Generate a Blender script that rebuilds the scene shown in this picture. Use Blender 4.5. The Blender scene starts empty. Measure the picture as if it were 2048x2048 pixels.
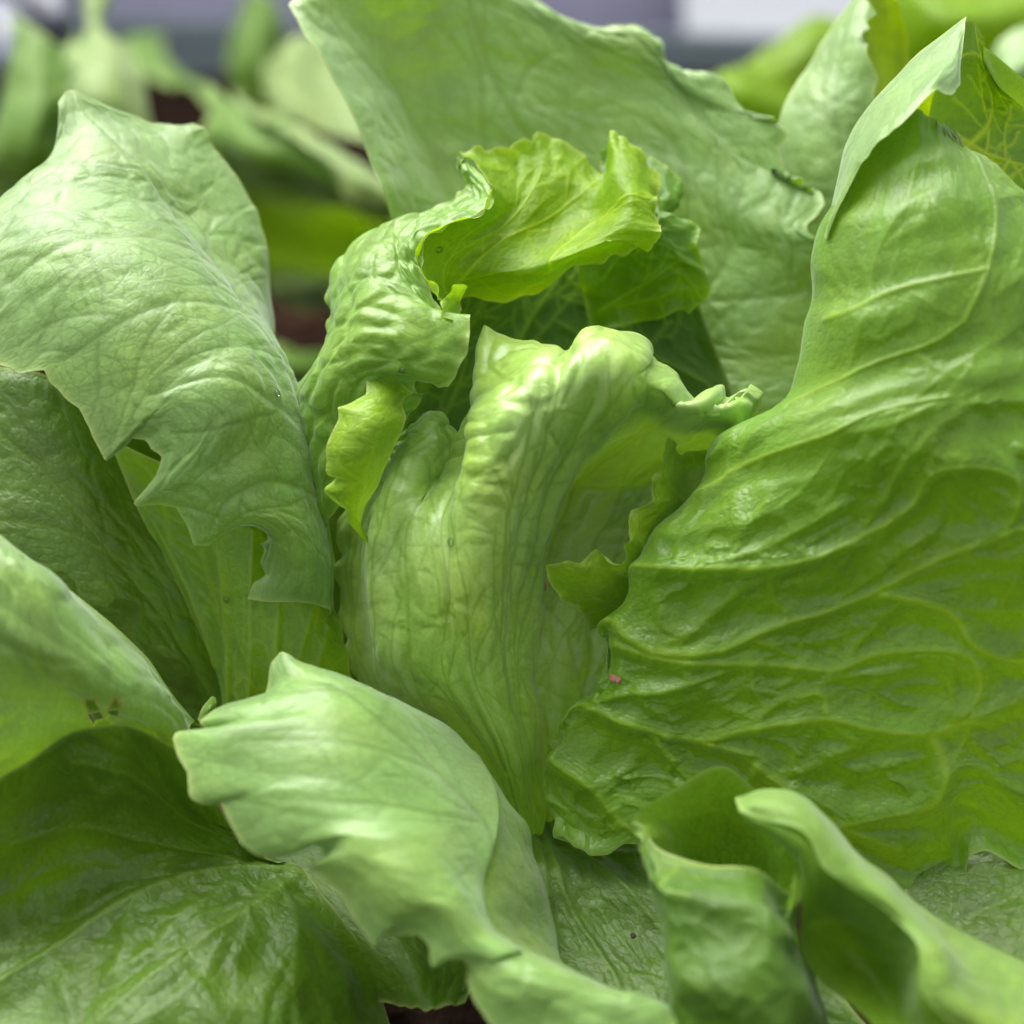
import bpy, math, random
import numpy as np
from mathutils import Vector

# ------------------------------------------------------------------ camera, sky, sun, exposure
scene = bpy.context.scene
COL = scene.collection
PITCH = math.radians(24)
TAN = 0.2889                      # half-width of the frame at unit distance
FOCUS = 0.448
CAM_H = 0.300
CAM = np.array([0.0, -0.42, CAM_H])
RIGHT = np.array([1.0, 0.0, 0.0])
FWD = np.array([0.0, math.cos(PITCH), -math.sin(PITCH)])
UP = np.array([0.0, math.sin(PITCH), math.cos(PITCH)])

cam = bpy.data.cameras.new("camera")
cam_o = bpy.data.objects.new("camera", cam)
COL.objects.link(cam_o)
cam_o.location = CAM
cam_o.rotation_euler = (math.pi / 2 - PITCH, 0, 0)
cam.sensor_width = 36
cam.lens = 18 / TAN
cam.clip_start = 0.01
cam.clip_end = 200
cam.dof.use_dof = True
cam.dof.focus_distance = FOCUS
cam.dof.aperture_fstop = 5.7
scene.camera = cam_o

SUN_EL, SUN_AZ = math.radians(62), math.radians(-35)     # azimuth from +Y towards +X
world = bpy.data.worlds.new("World")
scene.world = world
world.use_nodes = True
wn, wl = world.node_tree.nodes, world.node_tree.links
bg = wn["Background"]
sky = wn.new("ShaderNodeTexSky")
sky.sky_type = 'NISHITA'
sky.sun_disc = False
sky.sun_elevation = SUN_EL
sky.sun_rotation = SUN_AZ
sky.dust_density = 4.0
sky.air_density = 1.0
hs = wn.new("ShaderNodeHueSaturation")
hs.inputs["Saturation"].default_value = 0.18      # overcast: the blue is mostly gone
wl.new(sky.outputs[0], hs.inputs["Color"])
wl.new(hs.outputs[0], bg.inputs[0])
bg.inputs[1].default_value = 0.08

sun = bpy.data.lights.new("sun", 'SUN')
sun.energy = 1.45
sun.angle = math.radians(55)
sun.color = (1.0, 0.99, 0.96)
sun_o = bpy.data.objects.new("sun", sun)
COL.objects.link(sun_o)
sd = Vector((math.cos(SUN_EL) * math.sin(SUN_AZ), math.cos(SUN_EL) * math.cos(SUN_AZ), math.sin(SUN_EL)))
sun_o.rotation_euler = sd.to_track_quat('Z', 'Y').to_euler()
sun_o.location = (0, 0, 3)

scene.view_settings.view_transform = 'Standard'
scene.view_settings.look = 'None'
scene.view_settings.gamma = 1
scene.view_settings.use_curve_mapping = False
scene.view_settings.exposure = 1.78
scene.render.engine = 'CYCLES'
scene.cycles.use_denoising = True
scene.cycles.max_bounces = 5
scene.cycles.diffuse_bounces = 4
scene.cycles.transmission_bounces = 4
scene.cycles.glossy_bounces = 2
scene.cycles.adaptive_threshold = 0.03
scene.cycles.caustics_reflective = False
scene.cycles.caustics_refractive = False

# ------------------------------------------------------------------ helpers
def tag(o, label=None, cat=None, group=None, kind=None):
    if label: o["label"] = label
    if cat: o["category"] = cat
    if group: o["group"] = group
    if kind: o["kind"] = kind
    return o

def empty(name, loc):
    o = bpy.data.objects.new(name, None)
    o.location = loc
    o.empty_display_size = 0.02
    COL.objects.link(o)
    return o

def place(G):
    """(x, y in photograph pixels, depth in cm from 45 cm) -> world metres."""
    z = 0.45 + G[..., 2] * 0.01
    X = (G[..., 0] - 1024) / 1024 * TAN * z
    Y = -(G[..., 1] - 1024) / 1024 * TAN * z
    return CAM + X[..., None] * RIGHT + Y[..., None] * UP + z[..., None] * FWD

def pt(x, y, d):
    return place(np.array([x, y, d], float))

def crom(C, t):
    """Catmull-Rom along axis 0 of C at parameters t (index units)."""
    n = C.shape[0]
    if n == 2:
        i = np.clip(np.floor(t).astype(int), 0, 0)
        f = (t - i)[:, None, None]
        return C[i] * (1 - f) + C[i + 1] * f
    P = np.concatenate([[2 * C[0] - C[1]], C, [2 * C[-1] - C[-2]]], 0)
    i = np.clip(np.floor(t).astype(int), 0, n - 2)
    f = (t - i).reshape(-1, *([1] * (C.ndim - 1)))
    p0, p1, p2, p3 = P[i], P[i + 1], P[i + 2], P[i + 3]
    return 0.5 * (2 * p1 + (p2 - p0) * f + (2 * p0 - 5 * p1 + 4 * p2 - p3) * f ** 2 + (3 * p1 - p0 - 3 * p2 + p3) * f ** 3)

def vnoise(x, y, seed):
    r = np.random.default_rng(seed).random((64, 64)) * 2 - 1
    xi, yi = np.floor(x).astype(int), np.floor(y).astype(int)
    fx, fy = x - xi, y - yi
    fx, fy = fx * fx * fx * (fx * (fx * 6 - 15) + 10), fy * fy * fy * (fy * (fy * 6 - 15) + 10)
    g = lambda a, b: r[a % 64, b % 64]
    return (g(xi, yi) * (1 - fx) + g(xi + 1, yi) * fx) * (1 - fy) + (g(xi, yi + 1) * (1 - fx) + g(xi + 1, yi + 1) * fx) * fy

def fbm(x, y, seed, oct=3):
    s, a, t = 0, 1, 0
    for k in range(oct):
        s = s + a * vnoise(x * 2 ** k + 7.3 * k, y * 2 ** k + 3.1 * k, seed + k)
        t += a
        a *= 0.5
    return s / t

def voronoi(x, y, seed):
    """F1, F2 of a jittered lattice."""
    r = np.random.default_rng(seed).random((64, 64, 2))
    xi, yi = np.floor(x).astype(int), np.floor(y).astype(int)
    f1 = np.full(x.shape, 9.0); f2 = np.full(x.shape, 9.0)
    for dx in (-1, 0, 1):
        for dy in (-1, 0, 1):
            q = r[(xi + dx) % 64, (yi + dy) % 64]
            d = np.hypot(xi + dx + 0.1 + 0.8 * q[..., 0] - x, yi + dy + 0.1 + 0.8 * q[..., 1] - y)
            f2 = np.where(d < f1, f1, np.minimum(f2, d))
            f1 = np.minimum(f1, d)
    return f1, f2

def smooth01(t):
    t = np.clip(t, 0, 1)
    return t * t * (3 - 2 * t)

def normals(W):
    du = np.gradient(W, axis=0); dv = np.gradient(W, axis=1)
    n = np.cross(du, dv)
    return n / (np.linalg.norm(n, axis=-1, keepdims=True) + 1e-12)

def blur1(a, k):
    if k < 1: return a
    w = np.hanning(2 * k + 3)[1:-1]; w /= w.sum()
    p = np.concatenate([np.repeat(a[:1], k, 0), a, np.repeat(a[-1:], k, 0)])
    return np.stack([np.convolve(p[:, c], w, 'valid') for c in range(a.shape[1])], 1)

TRI = [0]
GRID = {}

def leaf(parent, secs, mat, name="leaf", res=0.75, margins=None, mains=(), fan=0, fan_taper=1.0, sec=9.0, sec_len=40.0,
         ang=50, cell=(7, 5), puff=0.9, cellpuff=0.35, vein_h=0.35, warp=1.6, warp_s=26, ruffle=1.2, ruffle_s=14,
         teeth=(), tooth=6, seed=1, holes=(), vein_w=1.0, main_w=0.9, label=None, side=1, far=False, rib=None, puff_u=None, R=5.0, pr=2.6, dz=0.0, net=0, lw=(1.0, .8, .62, .45), fold=None, brown=False, ed=6.0, norim=()):
    """One leaf blade: a lofted sheet of cross-sections with a toothed margin, raised veins and puckered cells."""
    rng = np.random.default_rng(seed)
    C = np.array(secs, float)
    C[..., 2] += dz
    Wc = place(C)
    cu = np.linalg.norm(np.diff(Wc, axis=0), axis=2).mean(1)
    cv = np.linalg.norm(np.diff(Wc, axis=1), axis=2).mean(0)
    def params(c):
        L = np.concatenate([[0], np.cumsum(c)])
        n = max(8, int(L[-1] * 1000 / res))
        s = np.linspace(0, L[-1], n)
        return np.interp(s, L, np.arange(len(L))), s * 1000
    tu, a1 = params(cu)
    tv, b1 = params(cv)
    G = crom(C, tu)
    G = np.swapaxes(crom(np.swapaxes(G, 0, 1), tv), 0, 1)
    NU, NV = G.shape[:2]
    LA, LB = a1[-1], b1[-1]
    uu = np.linspace(0, 1, NU)[:, None] * np.ones((1, NV))
    vv = np.ones((NU, 1)) * np.linspace(0, 1, NV)[None]
    # margin outlines
    for key, poly in (margins or {}).items():
        fw = 0.3
        k = key.split(":")
        if len(k) > 1: fw = float(k[1])
        k = k[0]
        E = {'v0': G[:, 0], 'v1': G[:, -1], 'u0': G[0], 'u1': G[-1]}[k].copy()
        M = np.array([p[:2] for p in poly], float)
        n = len(E)
        idx = [int(np.argmin(((E[:, :2] - m) ** 2).sum(1))) for m in M]
        # spread along the edge by arc length of the outline between the first and last hit
        s = np.concatenate([[0], np.cumsum(np.linalg.norm(np.diff(M, axis=0), axis=1))])
        lin = idx[0] + s / s[-1] * (idx[-1] - idx[0])
        pos = 0.45 * lin + 0.55 * np.array(idx)
        sgn = 1 if idx[-1] >= idx[0] else -1
        pos = sgn * np.maximum.accumulate(sgn * pos)
        for q in range(1, len(pos)):
            if sgn * (pos[q] - pos[q - 1]) < 1.0: pos[q] = pos[q - 1] + sgn * 1.0
        pos = np.clip(pos, 0, n - 1)
        if sgn < 0: pos, M = pos[::-1], M[::-1]
        ii = np.arange(n)
        tx, ty = np.interp(ii, pos, M[:, 0]), np.interp(ii, pos, M[:, 1])
        D = np.stack([tx - E[:, 0], ty - E[:, 1]], 1)
        lo, hi = pos[0], pos[-1]
        fade = smooth01((ii - lo + 14) / 14) * smooth01((hi + 14 - ii) / 14)
        D = blur1(D * fade[:, None], 1)
        sj = ii * res
        jit = (2.2 * vnoise(sj / 2.6, sj * 0 + 1.5, seed + 81) + 2.6 * vnoise(sj / 5.5, sj * 0 + 2.5, seed + 83)) * (0 if far else 1)
        tg = np.gradient(np.stack([tx, ty], 1), axis=0); tg /= np.linalg.norm(tg, axis=1, keepdims=True) + 1e-6
        D = D + np.stack([-tg[:, 1], tg[:, 0]], 1) * (jit * fade)[:, None]
        # broad part of the shift reaches further in than the teeth do
        B = blur1(D, max(2, n // 25)); T = D - B; fwB = min(.65, fw * 1.8)
        if k in ('v0', 'v1'):
            x = vv if k == 'v1' else 1 - vv
            G[..., :2] += B[:, None] * smooth01((x - 1 + fwB) / fwB)[..., None] + T[:, None] * smooth01((x - 1 + fw * .5) / (fw * .5))[..., None]
        else:
            x = uu if k == 'u1' else 1 - uu
            G[..., :2] += B[None] * smooth01((x - 1 + fwB) / fwB)[..., None] + T[None] * smooth01((x - 1 + fw * .5) / (fw * .5))[..., None]
    # irregular teeth where no outline is given
    for k in teeth:
        n = NU if k[0] == 'v' else NV
        L = LA if k[0] == 'v' else LB
        s = np.linspace(0, L, n)
        ph = s / 13 + 1.2 * vnoise(s / 21, s * 0 + seed, seed + 5)
        saw = (1 - np.abs(2 * (ph % 1) - 1)) ** 1.6
        t = (saw * (0.5 + 0.5 * vnoise(s / 17, s * 0 + 3, seed + 6)) + 0.25 * vnoise(s / 3.5, s * 0, seed + 8)) * tooth
        if k[0] == 'v':
            e, i = (G[:, -1], G[:, -1 - max(2, NV // 12)]) if k == 'v1' else (G[:, 0], G[:, max(2, NV // 12)])
        else:
            e, i = (G[-1], G[-1 - max(2, NU // 12)]) if k == 'u1' else (G[0], G[max(2, NU // 12)])
        d = (e - i)[:, :2]; d = d / (np.linalg.norm(d, axis=1, keepdims=True) + 1e-6) * t[:, None]
        if k[0] == 'v':
            x = vv if k == 'v1' else 1 - vv
            G[..., :2] += d[:, None] * smooth01((x - .82) / .18)[..., None]
        else:
            x = uu if k == 'u1' else 1 - uu
            G[..., :2] += d[None] * smooth01((x - .82) / .18)[..., None]
    W = place(G)
    N = normals(W)
    view = CAM - W
    flip = (N * view).sum(-1).mean() < 0
    if flip: N = -N
    A = uu * LA; B_ = vv * LB
    # distance to the margin in mm (approximate, along the sheet)
    edge = np.minimum(np.minimum(vv, 1 - vv) * LB, np.minimum(uu, 1 - uu) * LA)
    r = warp * fbm(A / warp_s + seed * 1.7, B_ / warp_s + seed, seed + 11, 2)
    er = np.exp(-edge / (ed if not far else 14.0))
    if rib:
        r = r + rib[0] * fbm(B_ / rib[1] + 2, A / rib[2] + seed, seed + 71, 2) * smooth01(uu / .12)
    if fold:
        r = r + fold[0] * fbm(A / fold[1] + 5, B_ / fold[2] + .35 * A / fold[1] + seed, seed + 73, 2)
    r = r + ruffle * er * fbm(A / ruffle_s + 9, B_ / ruffle_s + 4, seed + 21, 2)
    W = W + N * (r * 0.001)[..., None]
    # ---- veins as polylines in (a, b) millimetres
    lines = []
    def to_ab(poly):
        out = []
        for (x, y) in poly:
            q = (G[..., 0] - x) ** 2 + (G[..., 1] - y) ** 2 + (G[..., 2] - G[..., 2].min()) ** 2 * 4
            i, j = np.unravel_index(np.argmin(q), q.shape)
            out.append((a1[i], b1[j]))
        return np.array(out)
    def smoothline(p, step=2.0):
        p = np.array(p, float)
        if len(p) < 3: 
            n = max(2, int(np.linalg.norm(p[-1] - p[0]) / step))
            return p[0] + (p[-1] - p[0]) * np.linspace(0, 1, n)[:, None]
        L = np.linalg.norm(np.diff(p, axis=0), axis=1).sum()
        return crom(p[:, None, :], np.linspace(0, len(p) - 1, max(3, int(L / step))))[:, 0]
    for m in mains:
        w = main_w
        if isinstance(m, tuple): m, w = m
        lines.append((smoothline(to_ab(m)), w, 0))
    for f in range(fan):
        v = (f + 0.5 + rng.uniform(-.3, .3)) / fan
        n = 24
        u = np.linspace(0.0, rng.uniform(.8, .97), n)
        b = v + 0.03 * np.sin(u * 5 + rng.uniform(0, 6)) + 0.012 * rng.standard_normal(n).cumsum() / 2
        lines.append((np.stack([u * LA, np.clip(b, 0, 1) * LB], 1), main_w * rng.uniform(.5, 1), 0))
    occ = np.zeros((int(LA / 1.5) + 2, int(LB / 1.5) + 2), bool)
    def mark(p):
        for q in p:
            i, j = int(q[0] / 1.5), int(q[1] / 1.5)
            if 0 <= i < occ.shape[0] and 0 <= j < occ.shape[1]: occ[i, j] = True
    for l, w, lev in lines: mark(smoothline(l, 1.0))
    todo = [(l, w, 0) for l, w, _ in lines]
    budget = 0 if far else (2600 if net else 420)
    levels = 3 if net else 2
    while todo and budget > 0:
        l, w, lev = todo.pop(0)
        if lev >= levels: continue
        sp = (sec, sec * 0.5, sec * 0.36)[lev]
        ln = (sec_len, sec_len * 0.5, sec_len * 0.2)[lev]
        sl = np.concatenate([[0], np.cumsum(np.linalg.norm(np.diff(l, axis=0), axis=1))])
        s = rng.uniform(.3, 1) * sp; sd_ = 1
        while s < sl[-1] - 1:
            p = np.array([np.interp(s, sl, l[:, 0]), np.interp(s, sl, l[:, 1])])
            q = np.array([np.interp(min(s + 1.5, sl[-1]), sl, l[:, 0]), np.interp(min(s + 1.5, sl[-1]), sl, l[:, 1])])
            th0 = math.atan2(*(q - p)[::-1])
            th = th0 + sd_ * math.radians((ang, 68, 62)[lev] * rng.uniform(.7, 1.3))
            pts = [p]; dist = 0; bend = rng.normal(0, .03)
            L = ln * rng.uniform(.5, 1.2)
            while dist < L:
                th += (th0 - th) * (0.035, .03, .0)[lev] + rng.normal(0, (.09, .16, .24)[lev]) + bend
                p = p + 1.6 * np.array([math.cos(th), math.sin(th)])
                dist += 1.6
                if not (0 <= p[0] <= LA and 0 <= p[1] <= LB): break
                pts.append(p)
                if dist > 4:
                    i, j = int(p[0] / 1.5), int(p[1] / 1.5)
                    if occ[min(i, occ.shape[0] - 1), min(j, occ.shape[1] - 1)]: break
            if len(pts) > 3:
                pts = np.array(pts)
                mark(pts[2:])
                lines.append((pts, w * 0.6, lev + 1)); todo.append((pts, w * 0.6, lev + 1))
                budget -= 1
            sd_ = -sd_
            s += sp * rng.uniform(.6, 1.3)
    # ---- height and mask of the veins, windowed around each segment
    dist = np.full((NU, NV), R); vein = np.zeros((NU, NV)); ridge = np.zeros((NU, NV))
    da, db = a1[1] - a1[0], b1[1] - b1[0]
    wi, wj = int(R / da) + 2, int(R / db) + 2
    for l, w, lev in lines:
        n = len(l)
        for k in range(n - 1):
            p, q = l[k], l[k + 1]
            ia, ib = int(min(p[0], q[0]) / da) - wi, int(max(p[0], q[0]) / da) + wi + 1
            ja, jb = int(min(p[1], q[1]) / db) - wj, int(max(p[1], q[1]) / db) + wj + 1
            ia, ja = max(ia, 0), max(ja, 0); ib, jb = min(ib, NU), min(jb, NV)
            if ia >= ib or ja >= jb: continue
            X = a1[ia:ib, None] - p[0]; Y = b1[None, ja:jb] - p[1]
            e = q - p; ee = e @ e + 1e-9
            t = np.clip((X * e[0] + Y * e[1]) / ee, 0, 1)
            d = np.hypot(X - t * e[0], Y - t * e[1])
            ww = max(0.62 * res if net else 0.40, w * vein_w * (1 - 0.6 * k / n)) 
            dist[ia:ib, ja:jb] = np.minimum(dist[ia:ib, ja:jb], d + (0, 1.1, 1.9, 2.8)[lev])
            m = np.exp(-(d / ww) ** 2)
            vein[ia:ib, ja:jb] = np.maximum(vein[ia:ib, ja:jb], m * lw[min(lev, 3)])
            ridge[ia:ib, ja:jb] = np.maximum(ridge[ia:ib, ja:jb], np.exp(-(d / (ww * 1.3)) ** 2) * min(1.6, w) * (1, .2, .08, .05)[lev])
    wx = 0.35 * fbm(A / 9 + 3, B_ / 9, seed + 31, 2); wy = 0.35 * fbm(A / 9, B_ / 9 + 8, seed + 41, 2)
    f1, f2 = voronoi(A / cell[0] + wx, B_ / cell[1] + wy, seed + 51)
    ed = (f2 - f1)
    tert = np.exp(-(ed / 0.085) ** 2)
    cp = smooth01(ed / 0.55)
    var = 0.65 + 0.5 * fbm(A / 22, B_ / 22 + 5, seed + 61, 2)
    fade = smooth01(edge / 5.0)
    pf = 1 - np.exp(-(dist / pr) ** 2)
    if puff_u: fade = fade * (1 + puff_u[1] * smooth01((uu - puff_u[0]) / .2))
    h = (puff * pf + cellpuff * cp) * var * fade + side * 0 
    h = h * side + vein_h * ridge * (1 if side < 0 else -0.35)
    N2 = normals(W)
    if flip: N2 = -N2
    W = W + N2 * (h * 0.001)[..., None]
    # ---- mesh
    keep = np.ones((NU - 1, NV - 1), bool)
    scar = np.full((NU, NV), 99.0)
    for poly in holes:
        P = np.array(poly, float)
        for k in range(len(P)):
            p, q_ = P[k], P[(k + 1) % len(P)]; e = q_ - p
            t = np.clip(((G[..., 0] - p[0]) * e[0] + (G[..., 1] - p[1]) * e[1]) / (e @ e + 1e-9), 0, 1)
            scar = np.minimum(scar, np.hypot(G[..., 0] - p[0] - t * e[0], G[..., 1] - p[1] - t * e[1]))
    scar = np.exp(-(scar / 6) ** 2) * (1.0 if brown else 0.0)
    cx = 0.25 * (G[:-1, :-1, 0] + G[1:, :-1, 0] + G[:-1, 1:, 0] + G[1:, 1:, 0])
    cy = 0.25 * (G[:-1, :-1, 1] + G[1:, :-1, 1] + G[:-1, 1:, 1] + G[1:, 1:, 1])
    for poly in holes:
        P = np.array(poly, float); ins = np.zeros(cx.shape, bool)
        for k in range(len(P)):
            x0, y0 = P[k]; x1, y1 = P[(k + 1) % len(P)]
            if y0 == y1: continue
            c = ((y0 > cy) != (y1 > cy)) & (cx < (x1 - x0) * (cy - y0) / (y1 - y0) + x0)
            ins ^= c
        keep &= ~ins
    idg = np.arange(NU * NV).reshape(NU, NV)
    q = np.stack([idg[:-1, :-1], idg[1:, :-1], idg[1:, 1:], idg[:-1, 1:]], -1)[keep].reshape(-1, 4)
    if flip: q = q[:, ::-1]
    org = np.array(parent.location) if parent is not None else np.zeros(3)
    GRID[seed] = (G, W, N2)
    me = bpy.data.meshes.new(name)
    co = (W - org).reshape(-1, 3)
    me.vertices.add(len(co)); me.vertices.foreach_set("co", co.astype(np.float32).ravel())
    me.loops.add(q.size); me.loops.foreach_set("vertex_index", q.astype(np.int32).ravel())
    me.polygons.add(len(q)); me.polygons.foreach_set("loop_start", np.arange(0, q.size, 4, dtype=np.int32))
    uvl = me.uv_layers.new(name="UVMap")
    uvs = np.stack([(A + seed * 37).ravel(), (B_ + seed * 11).ravel()], 1)[q.ravel()] * 0.1
    uvl.data.foreach_set("uv", uvs.astype(np.float32).ravel())
    for nm, arr in (("vein", vein), ("tert", tert), ("edge", np.exp(-np.minimum.reduce([np.full((NU, NV), 99.0)] + [dd for kk, dd in (("v0", vv * LB), ("v1", (1 - vv) * LB), ("u0", uu * LA), ("u1", (1 - uu) * LA)) if kk not in norim]) / 0.5)), ("rise", pf * var), ("along", uu), ("scar", scar)):
        at = me.attributes.new(nm, 'FLOAT', 'POINT')
        at.data.foreach_set("value", arr.astype(np.float32).ravel())
    me.update(); me.validate()
    me.polygons.foreach_set("use_smooth", np.ones(len(me.polygons), bool))
    me.materials.append(mat)
    o = bpy.data.objects.new(name, me)
    COL.objects.link(o)
    if parent is not None: o.parent = parent
    if label: o["label"] = label
    TRI[0] += 2 * len(q)
    return o

# ------------------------------------------------------------------ materials
def nodes_of(name):
    m = bpy.data.materials.new(name); m.use_nodes = True
    nt = m.node_tree; nt.nodes.clear()
    return m, nt, nt.nodes, nt.links

def leaf_material(name, front, back, trans, vein, line, rough=0.42, spec=0.5, tw=0.38, vein_k=0.6, tert_k=0.35, line_k=0.35,
                  rim=(0.45, 0.55, 0.15), fine=26.0, bump=0.3, base=None, base_k=0.0, streak=None, sheen=0.0):
    m, nt, n, l = nodes_of(name)
    out = n.new("ShaderNodeOutputMaterial")
    uv = n.new("ShaderNodeUVMap"); uv.uv_map = "UVMap"
    def attr(a):
        x = n.new("ShaderNodeAttribute"); x.attribute_name = a; return x.outputs["Fac"]
    def mix(f, a, b):
        x = n.new("ShaderNodeMix"); x.data_type = 'RGBA'
        if isinstance(f, (int, float)): x.inputs[0].default_value = f
        else: l.new(f, x.inputs[0])
        for i, c in ((6, a), (7, b)):
            if isinstance(c, tuple): x.inputs[i].default_value = (*c, 1)
            else: l.new(c, x.inputs[i])
        return x.outputs[2]
    def math_(op, a, b=None, clamp=False):
        x = n.new("ShaderNodeMath"); x.operation = op; x.use_clamp = clamp
        for i, c in ((0, a), (1, b)):
            if c is None: continue
            if isinstance(c, (int, float)): x.inputs[i].default_value = c
            else: l.new(c, x.inputs[i])
        return x.outputs[0]
    noise = n.new("ShaderNodeTexNoise"); noise.inputs["Scale"].default_value = 0.9; noise.inputs["Detail"].default_value = 2
    l.new(uv.outputs[0], noise.inputs["Vector"])
    mot = n.new("ShaderNodeTexNoise"); mot.inputs["Scale"].default_value = 9.0; mot.inputs["Detail"].default_value = 3
    l.new(uv.outputs[0], mot.inputs["Vector"])
    # warped coordinates for the fine net of veins
    wrp = n.new("ShaderNodeVectorMath"); wrp.operation = 'MULTIPLY_ADD'
    l.new(mot.outputs["Color"], wrp.inputs[0]); wrp.inputs[1].default_value = (0.14, 0.14, 0); l.new(uv.outputs[0], wrp.inputs[2])
    def net(scale, w):
        v = n.new("ShaderNodeTexVoronoi"); v.voronoi_dimensions = '2D'; v.feature = 'DISTANCE_TO_EDGE'
        v.inputs["Scale"].default_value = scale
        l.new(wrp.outputs[0], v.inputs["Vector"])
        r = n.new("ShaderNodeMapRange"); r.interpolation_type = 'SMOOTHSTEP'
        r.inputs["From Min"].default_value = 0.0; r.inputs["From Max"].default_value = w
        r.inputs["To Min"].default_value = 1.0; r.inputs["To Max"].default_value = 0.0
        l.new(v.outputs["Distance"], r.inputs["Value"])
        return r.outputs[0], v.outputs["Distance"]
    n1, d1 = net(fine * 0.15, 0.075)
    n2, d2 = net(fine * 0.42, 0.12)
    fade = math_('MULTIPLY', mot.outputs["Fac"], 1.9, True)
    n1 = math_('MULTIPLY', n1, fade); n2 = math_('MULTIPLY', n2, fade)
    geo = n.new("ShaderNodeNewGeometry")
    c0 = mix(geo.outputs["Backfacing"], front, back)
    dk = n.new("ShaderNodeMapRange"); dk.inputs["From Min"].default_value = .3; dk.inputs["From Max"].default_value = .75
    dk.inputs["To Min"].default_value = .8; dk.inputs["To Max"].default_value = 1.15
    l.new(noise.outputs["Fac"], dk.inputs["Value"])
    mr = n.new("ShaderNodeMapRange"); mr.inputs["From Min"].default_value = .35; mr.inputs["From Max"].default_value = .65
    mr.inputs["To Min"].default_value = .88; mr.inputs["To Max"].default_value = 1.1
    l.new(mot.outputs["Fac"], mr.inputs["Value"])
    tone = math_('MULTIPLY', dk.outputs[0], mr.outputs[0])
    sc = n.new("ShaderNodeVectorMath"); sc.operation = 'SCALE'
    l.new(c0, sc.inputs[0]); l.new(tone, sc.inputs["Scale"])
    c = sc.outputs[0]
    if streak:
        mp = n.new("ShaderNodeMapping"); mp.inputs["Scale"].default_value = (0.10, 1.5, 1)
        l.new(wrp.outputs[0], mp.inputs["Vector"])
        sn = n.new("ShaderNodeTexNoise"); sn.inputs["Scale"].default_value = 1.0; sn.inputs["Detail"].default_value = 2
        l.new(mp.outputs[0], sn.inputs["Vector"])
        sr = n.new("ShaderNodeMapRange"); sr.interpolation_type = 'SMOOTHSTEP'
        sr.inputs["From Min"].default_value = .45; sr.inputs["From Max"].default_value = .68
        l.new(sn.outputs["Fac"], sr.inputs["Value"])
        c = mix(math_('MULTIPLY', sr.outputs[0], 0.6), c, streak)  # pale rib streaks, partly painted highlights along the ribs
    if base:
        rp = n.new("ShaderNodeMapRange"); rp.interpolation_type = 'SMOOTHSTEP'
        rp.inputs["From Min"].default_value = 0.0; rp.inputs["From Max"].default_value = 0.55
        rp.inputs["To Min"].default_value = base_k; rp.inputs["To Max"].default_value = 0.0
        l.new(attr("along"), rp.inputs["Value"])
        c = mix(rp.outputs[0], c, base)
    yl = n.new("ShaderNodeVectorMath"); yl.operation = 'MULTIPLY'
    l.new(c, yl.inputs[0]); yl.inputs[1].default_value = (1.13, 1.03, .8)
    yn = n.new("ShaderNodeTexNoise"); yn.inputs["Scale"].default_value = 0.42; yn.inputs["Detail"].default_value = 1
    l.new(uv.outputs[0], yn.inputs["Vector"])
    yr = n.new("ShaderNodeMapRange"); yr.interpolation_type = 'SMOOTHSTEP'; yr.inputs["From Min"].default_value = .42; yr.inputs["From Max"].default_value = .72
    l.new(yn.outputs["Fac"], yr.inputs["Value"])
    c = mix(yr.outputs[0], c, yl.outputs[0])
    c = mix(math_('MULTIPLY', n2, line_k * 0.5), c, line)
    c = mix(math_('MULTIPLY', n1, line_k), c, line)
    c = mix(math_('MULTIPLY', attr("vein"), vein_k), c, vein)
    c = mix(math_('MULTIPLY', attr("edge"), 0.75, True), c, rim)
    c = mix(math_('MULTIPLY', attr("scar"), 0.85), c, (0.30, 0.20, 0.07))
    # fine relief
    hgt = math_('ADD', math_('MULTIPLY', math_('MINIMUM', d2, 0.16), 0.8), math_('MULTIPLY', math_('MINIMUM', d1, 0.2), 1.6))
    hgt = math_('ADD', hgt, math_('MULTIPLY', mot.outputs["Fac"], 0.35))
    bp = n.new("ShaderNodeBump"); bp.inputs["Strength"].default_value = bump; bp.inputs["Distance"].default_value = 0.0009
    l.new(hgt, bp.inputs["Height"])
    pb = n.new("ShaderNodeBsdfPrincipled")
    l.new(c, pb.inputs["Base Color"]); pb.inputs["Roughness"].default_value = rough
    pb.inputs["Specular IOR Level"].default_value = spec
    rr = n.new("ShaderNodeMapRange"); rr.inputs["To Min"].default_value = rough - .07; rr.inputs["To Max"].default_value = rough + .1
    l.new(mot.outputs["Fac"], rr.inputs["Value"]); l.new(rr.outputs[0], pb.inputs["Roughness"])
    l.new(bp.outputs[0], pb.inputs["Normal"])
    pb.inputs["Sheen Weight"].default_value = sheen; pb.inputs["Sheen Roughness"].default_value = .45; pb.inputs["Sheen Tint"].default_value = (.93, 1, .95, 1)
    tr = n.new("ShaderNodeBsdfTranslucent")
    tc = mix(math_('MULTIPLY', attr("vein"), 0.6), trans, (min(1, trans[0] * 1.5), min(1, trans[1] * 1.25), trans[2] * 1.6 + .02))
    l.new(tc, tr.inputs["Color"]); l.new(bp.outputs[0], tr.inputs["Normal"])
    ms = n.new("ShaderNodeMixShader"); ms.inputs[0].default_value = tw
    l.new(pb.outputs[0], ms.inputs[1]); l.new(tr.outputs[0], ms.inputs[2])
    l.new(ms.outputs[0], out.inputs["Surface"])
    return m

TRANS = (0.36, 0.66, 0.003)
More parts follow.
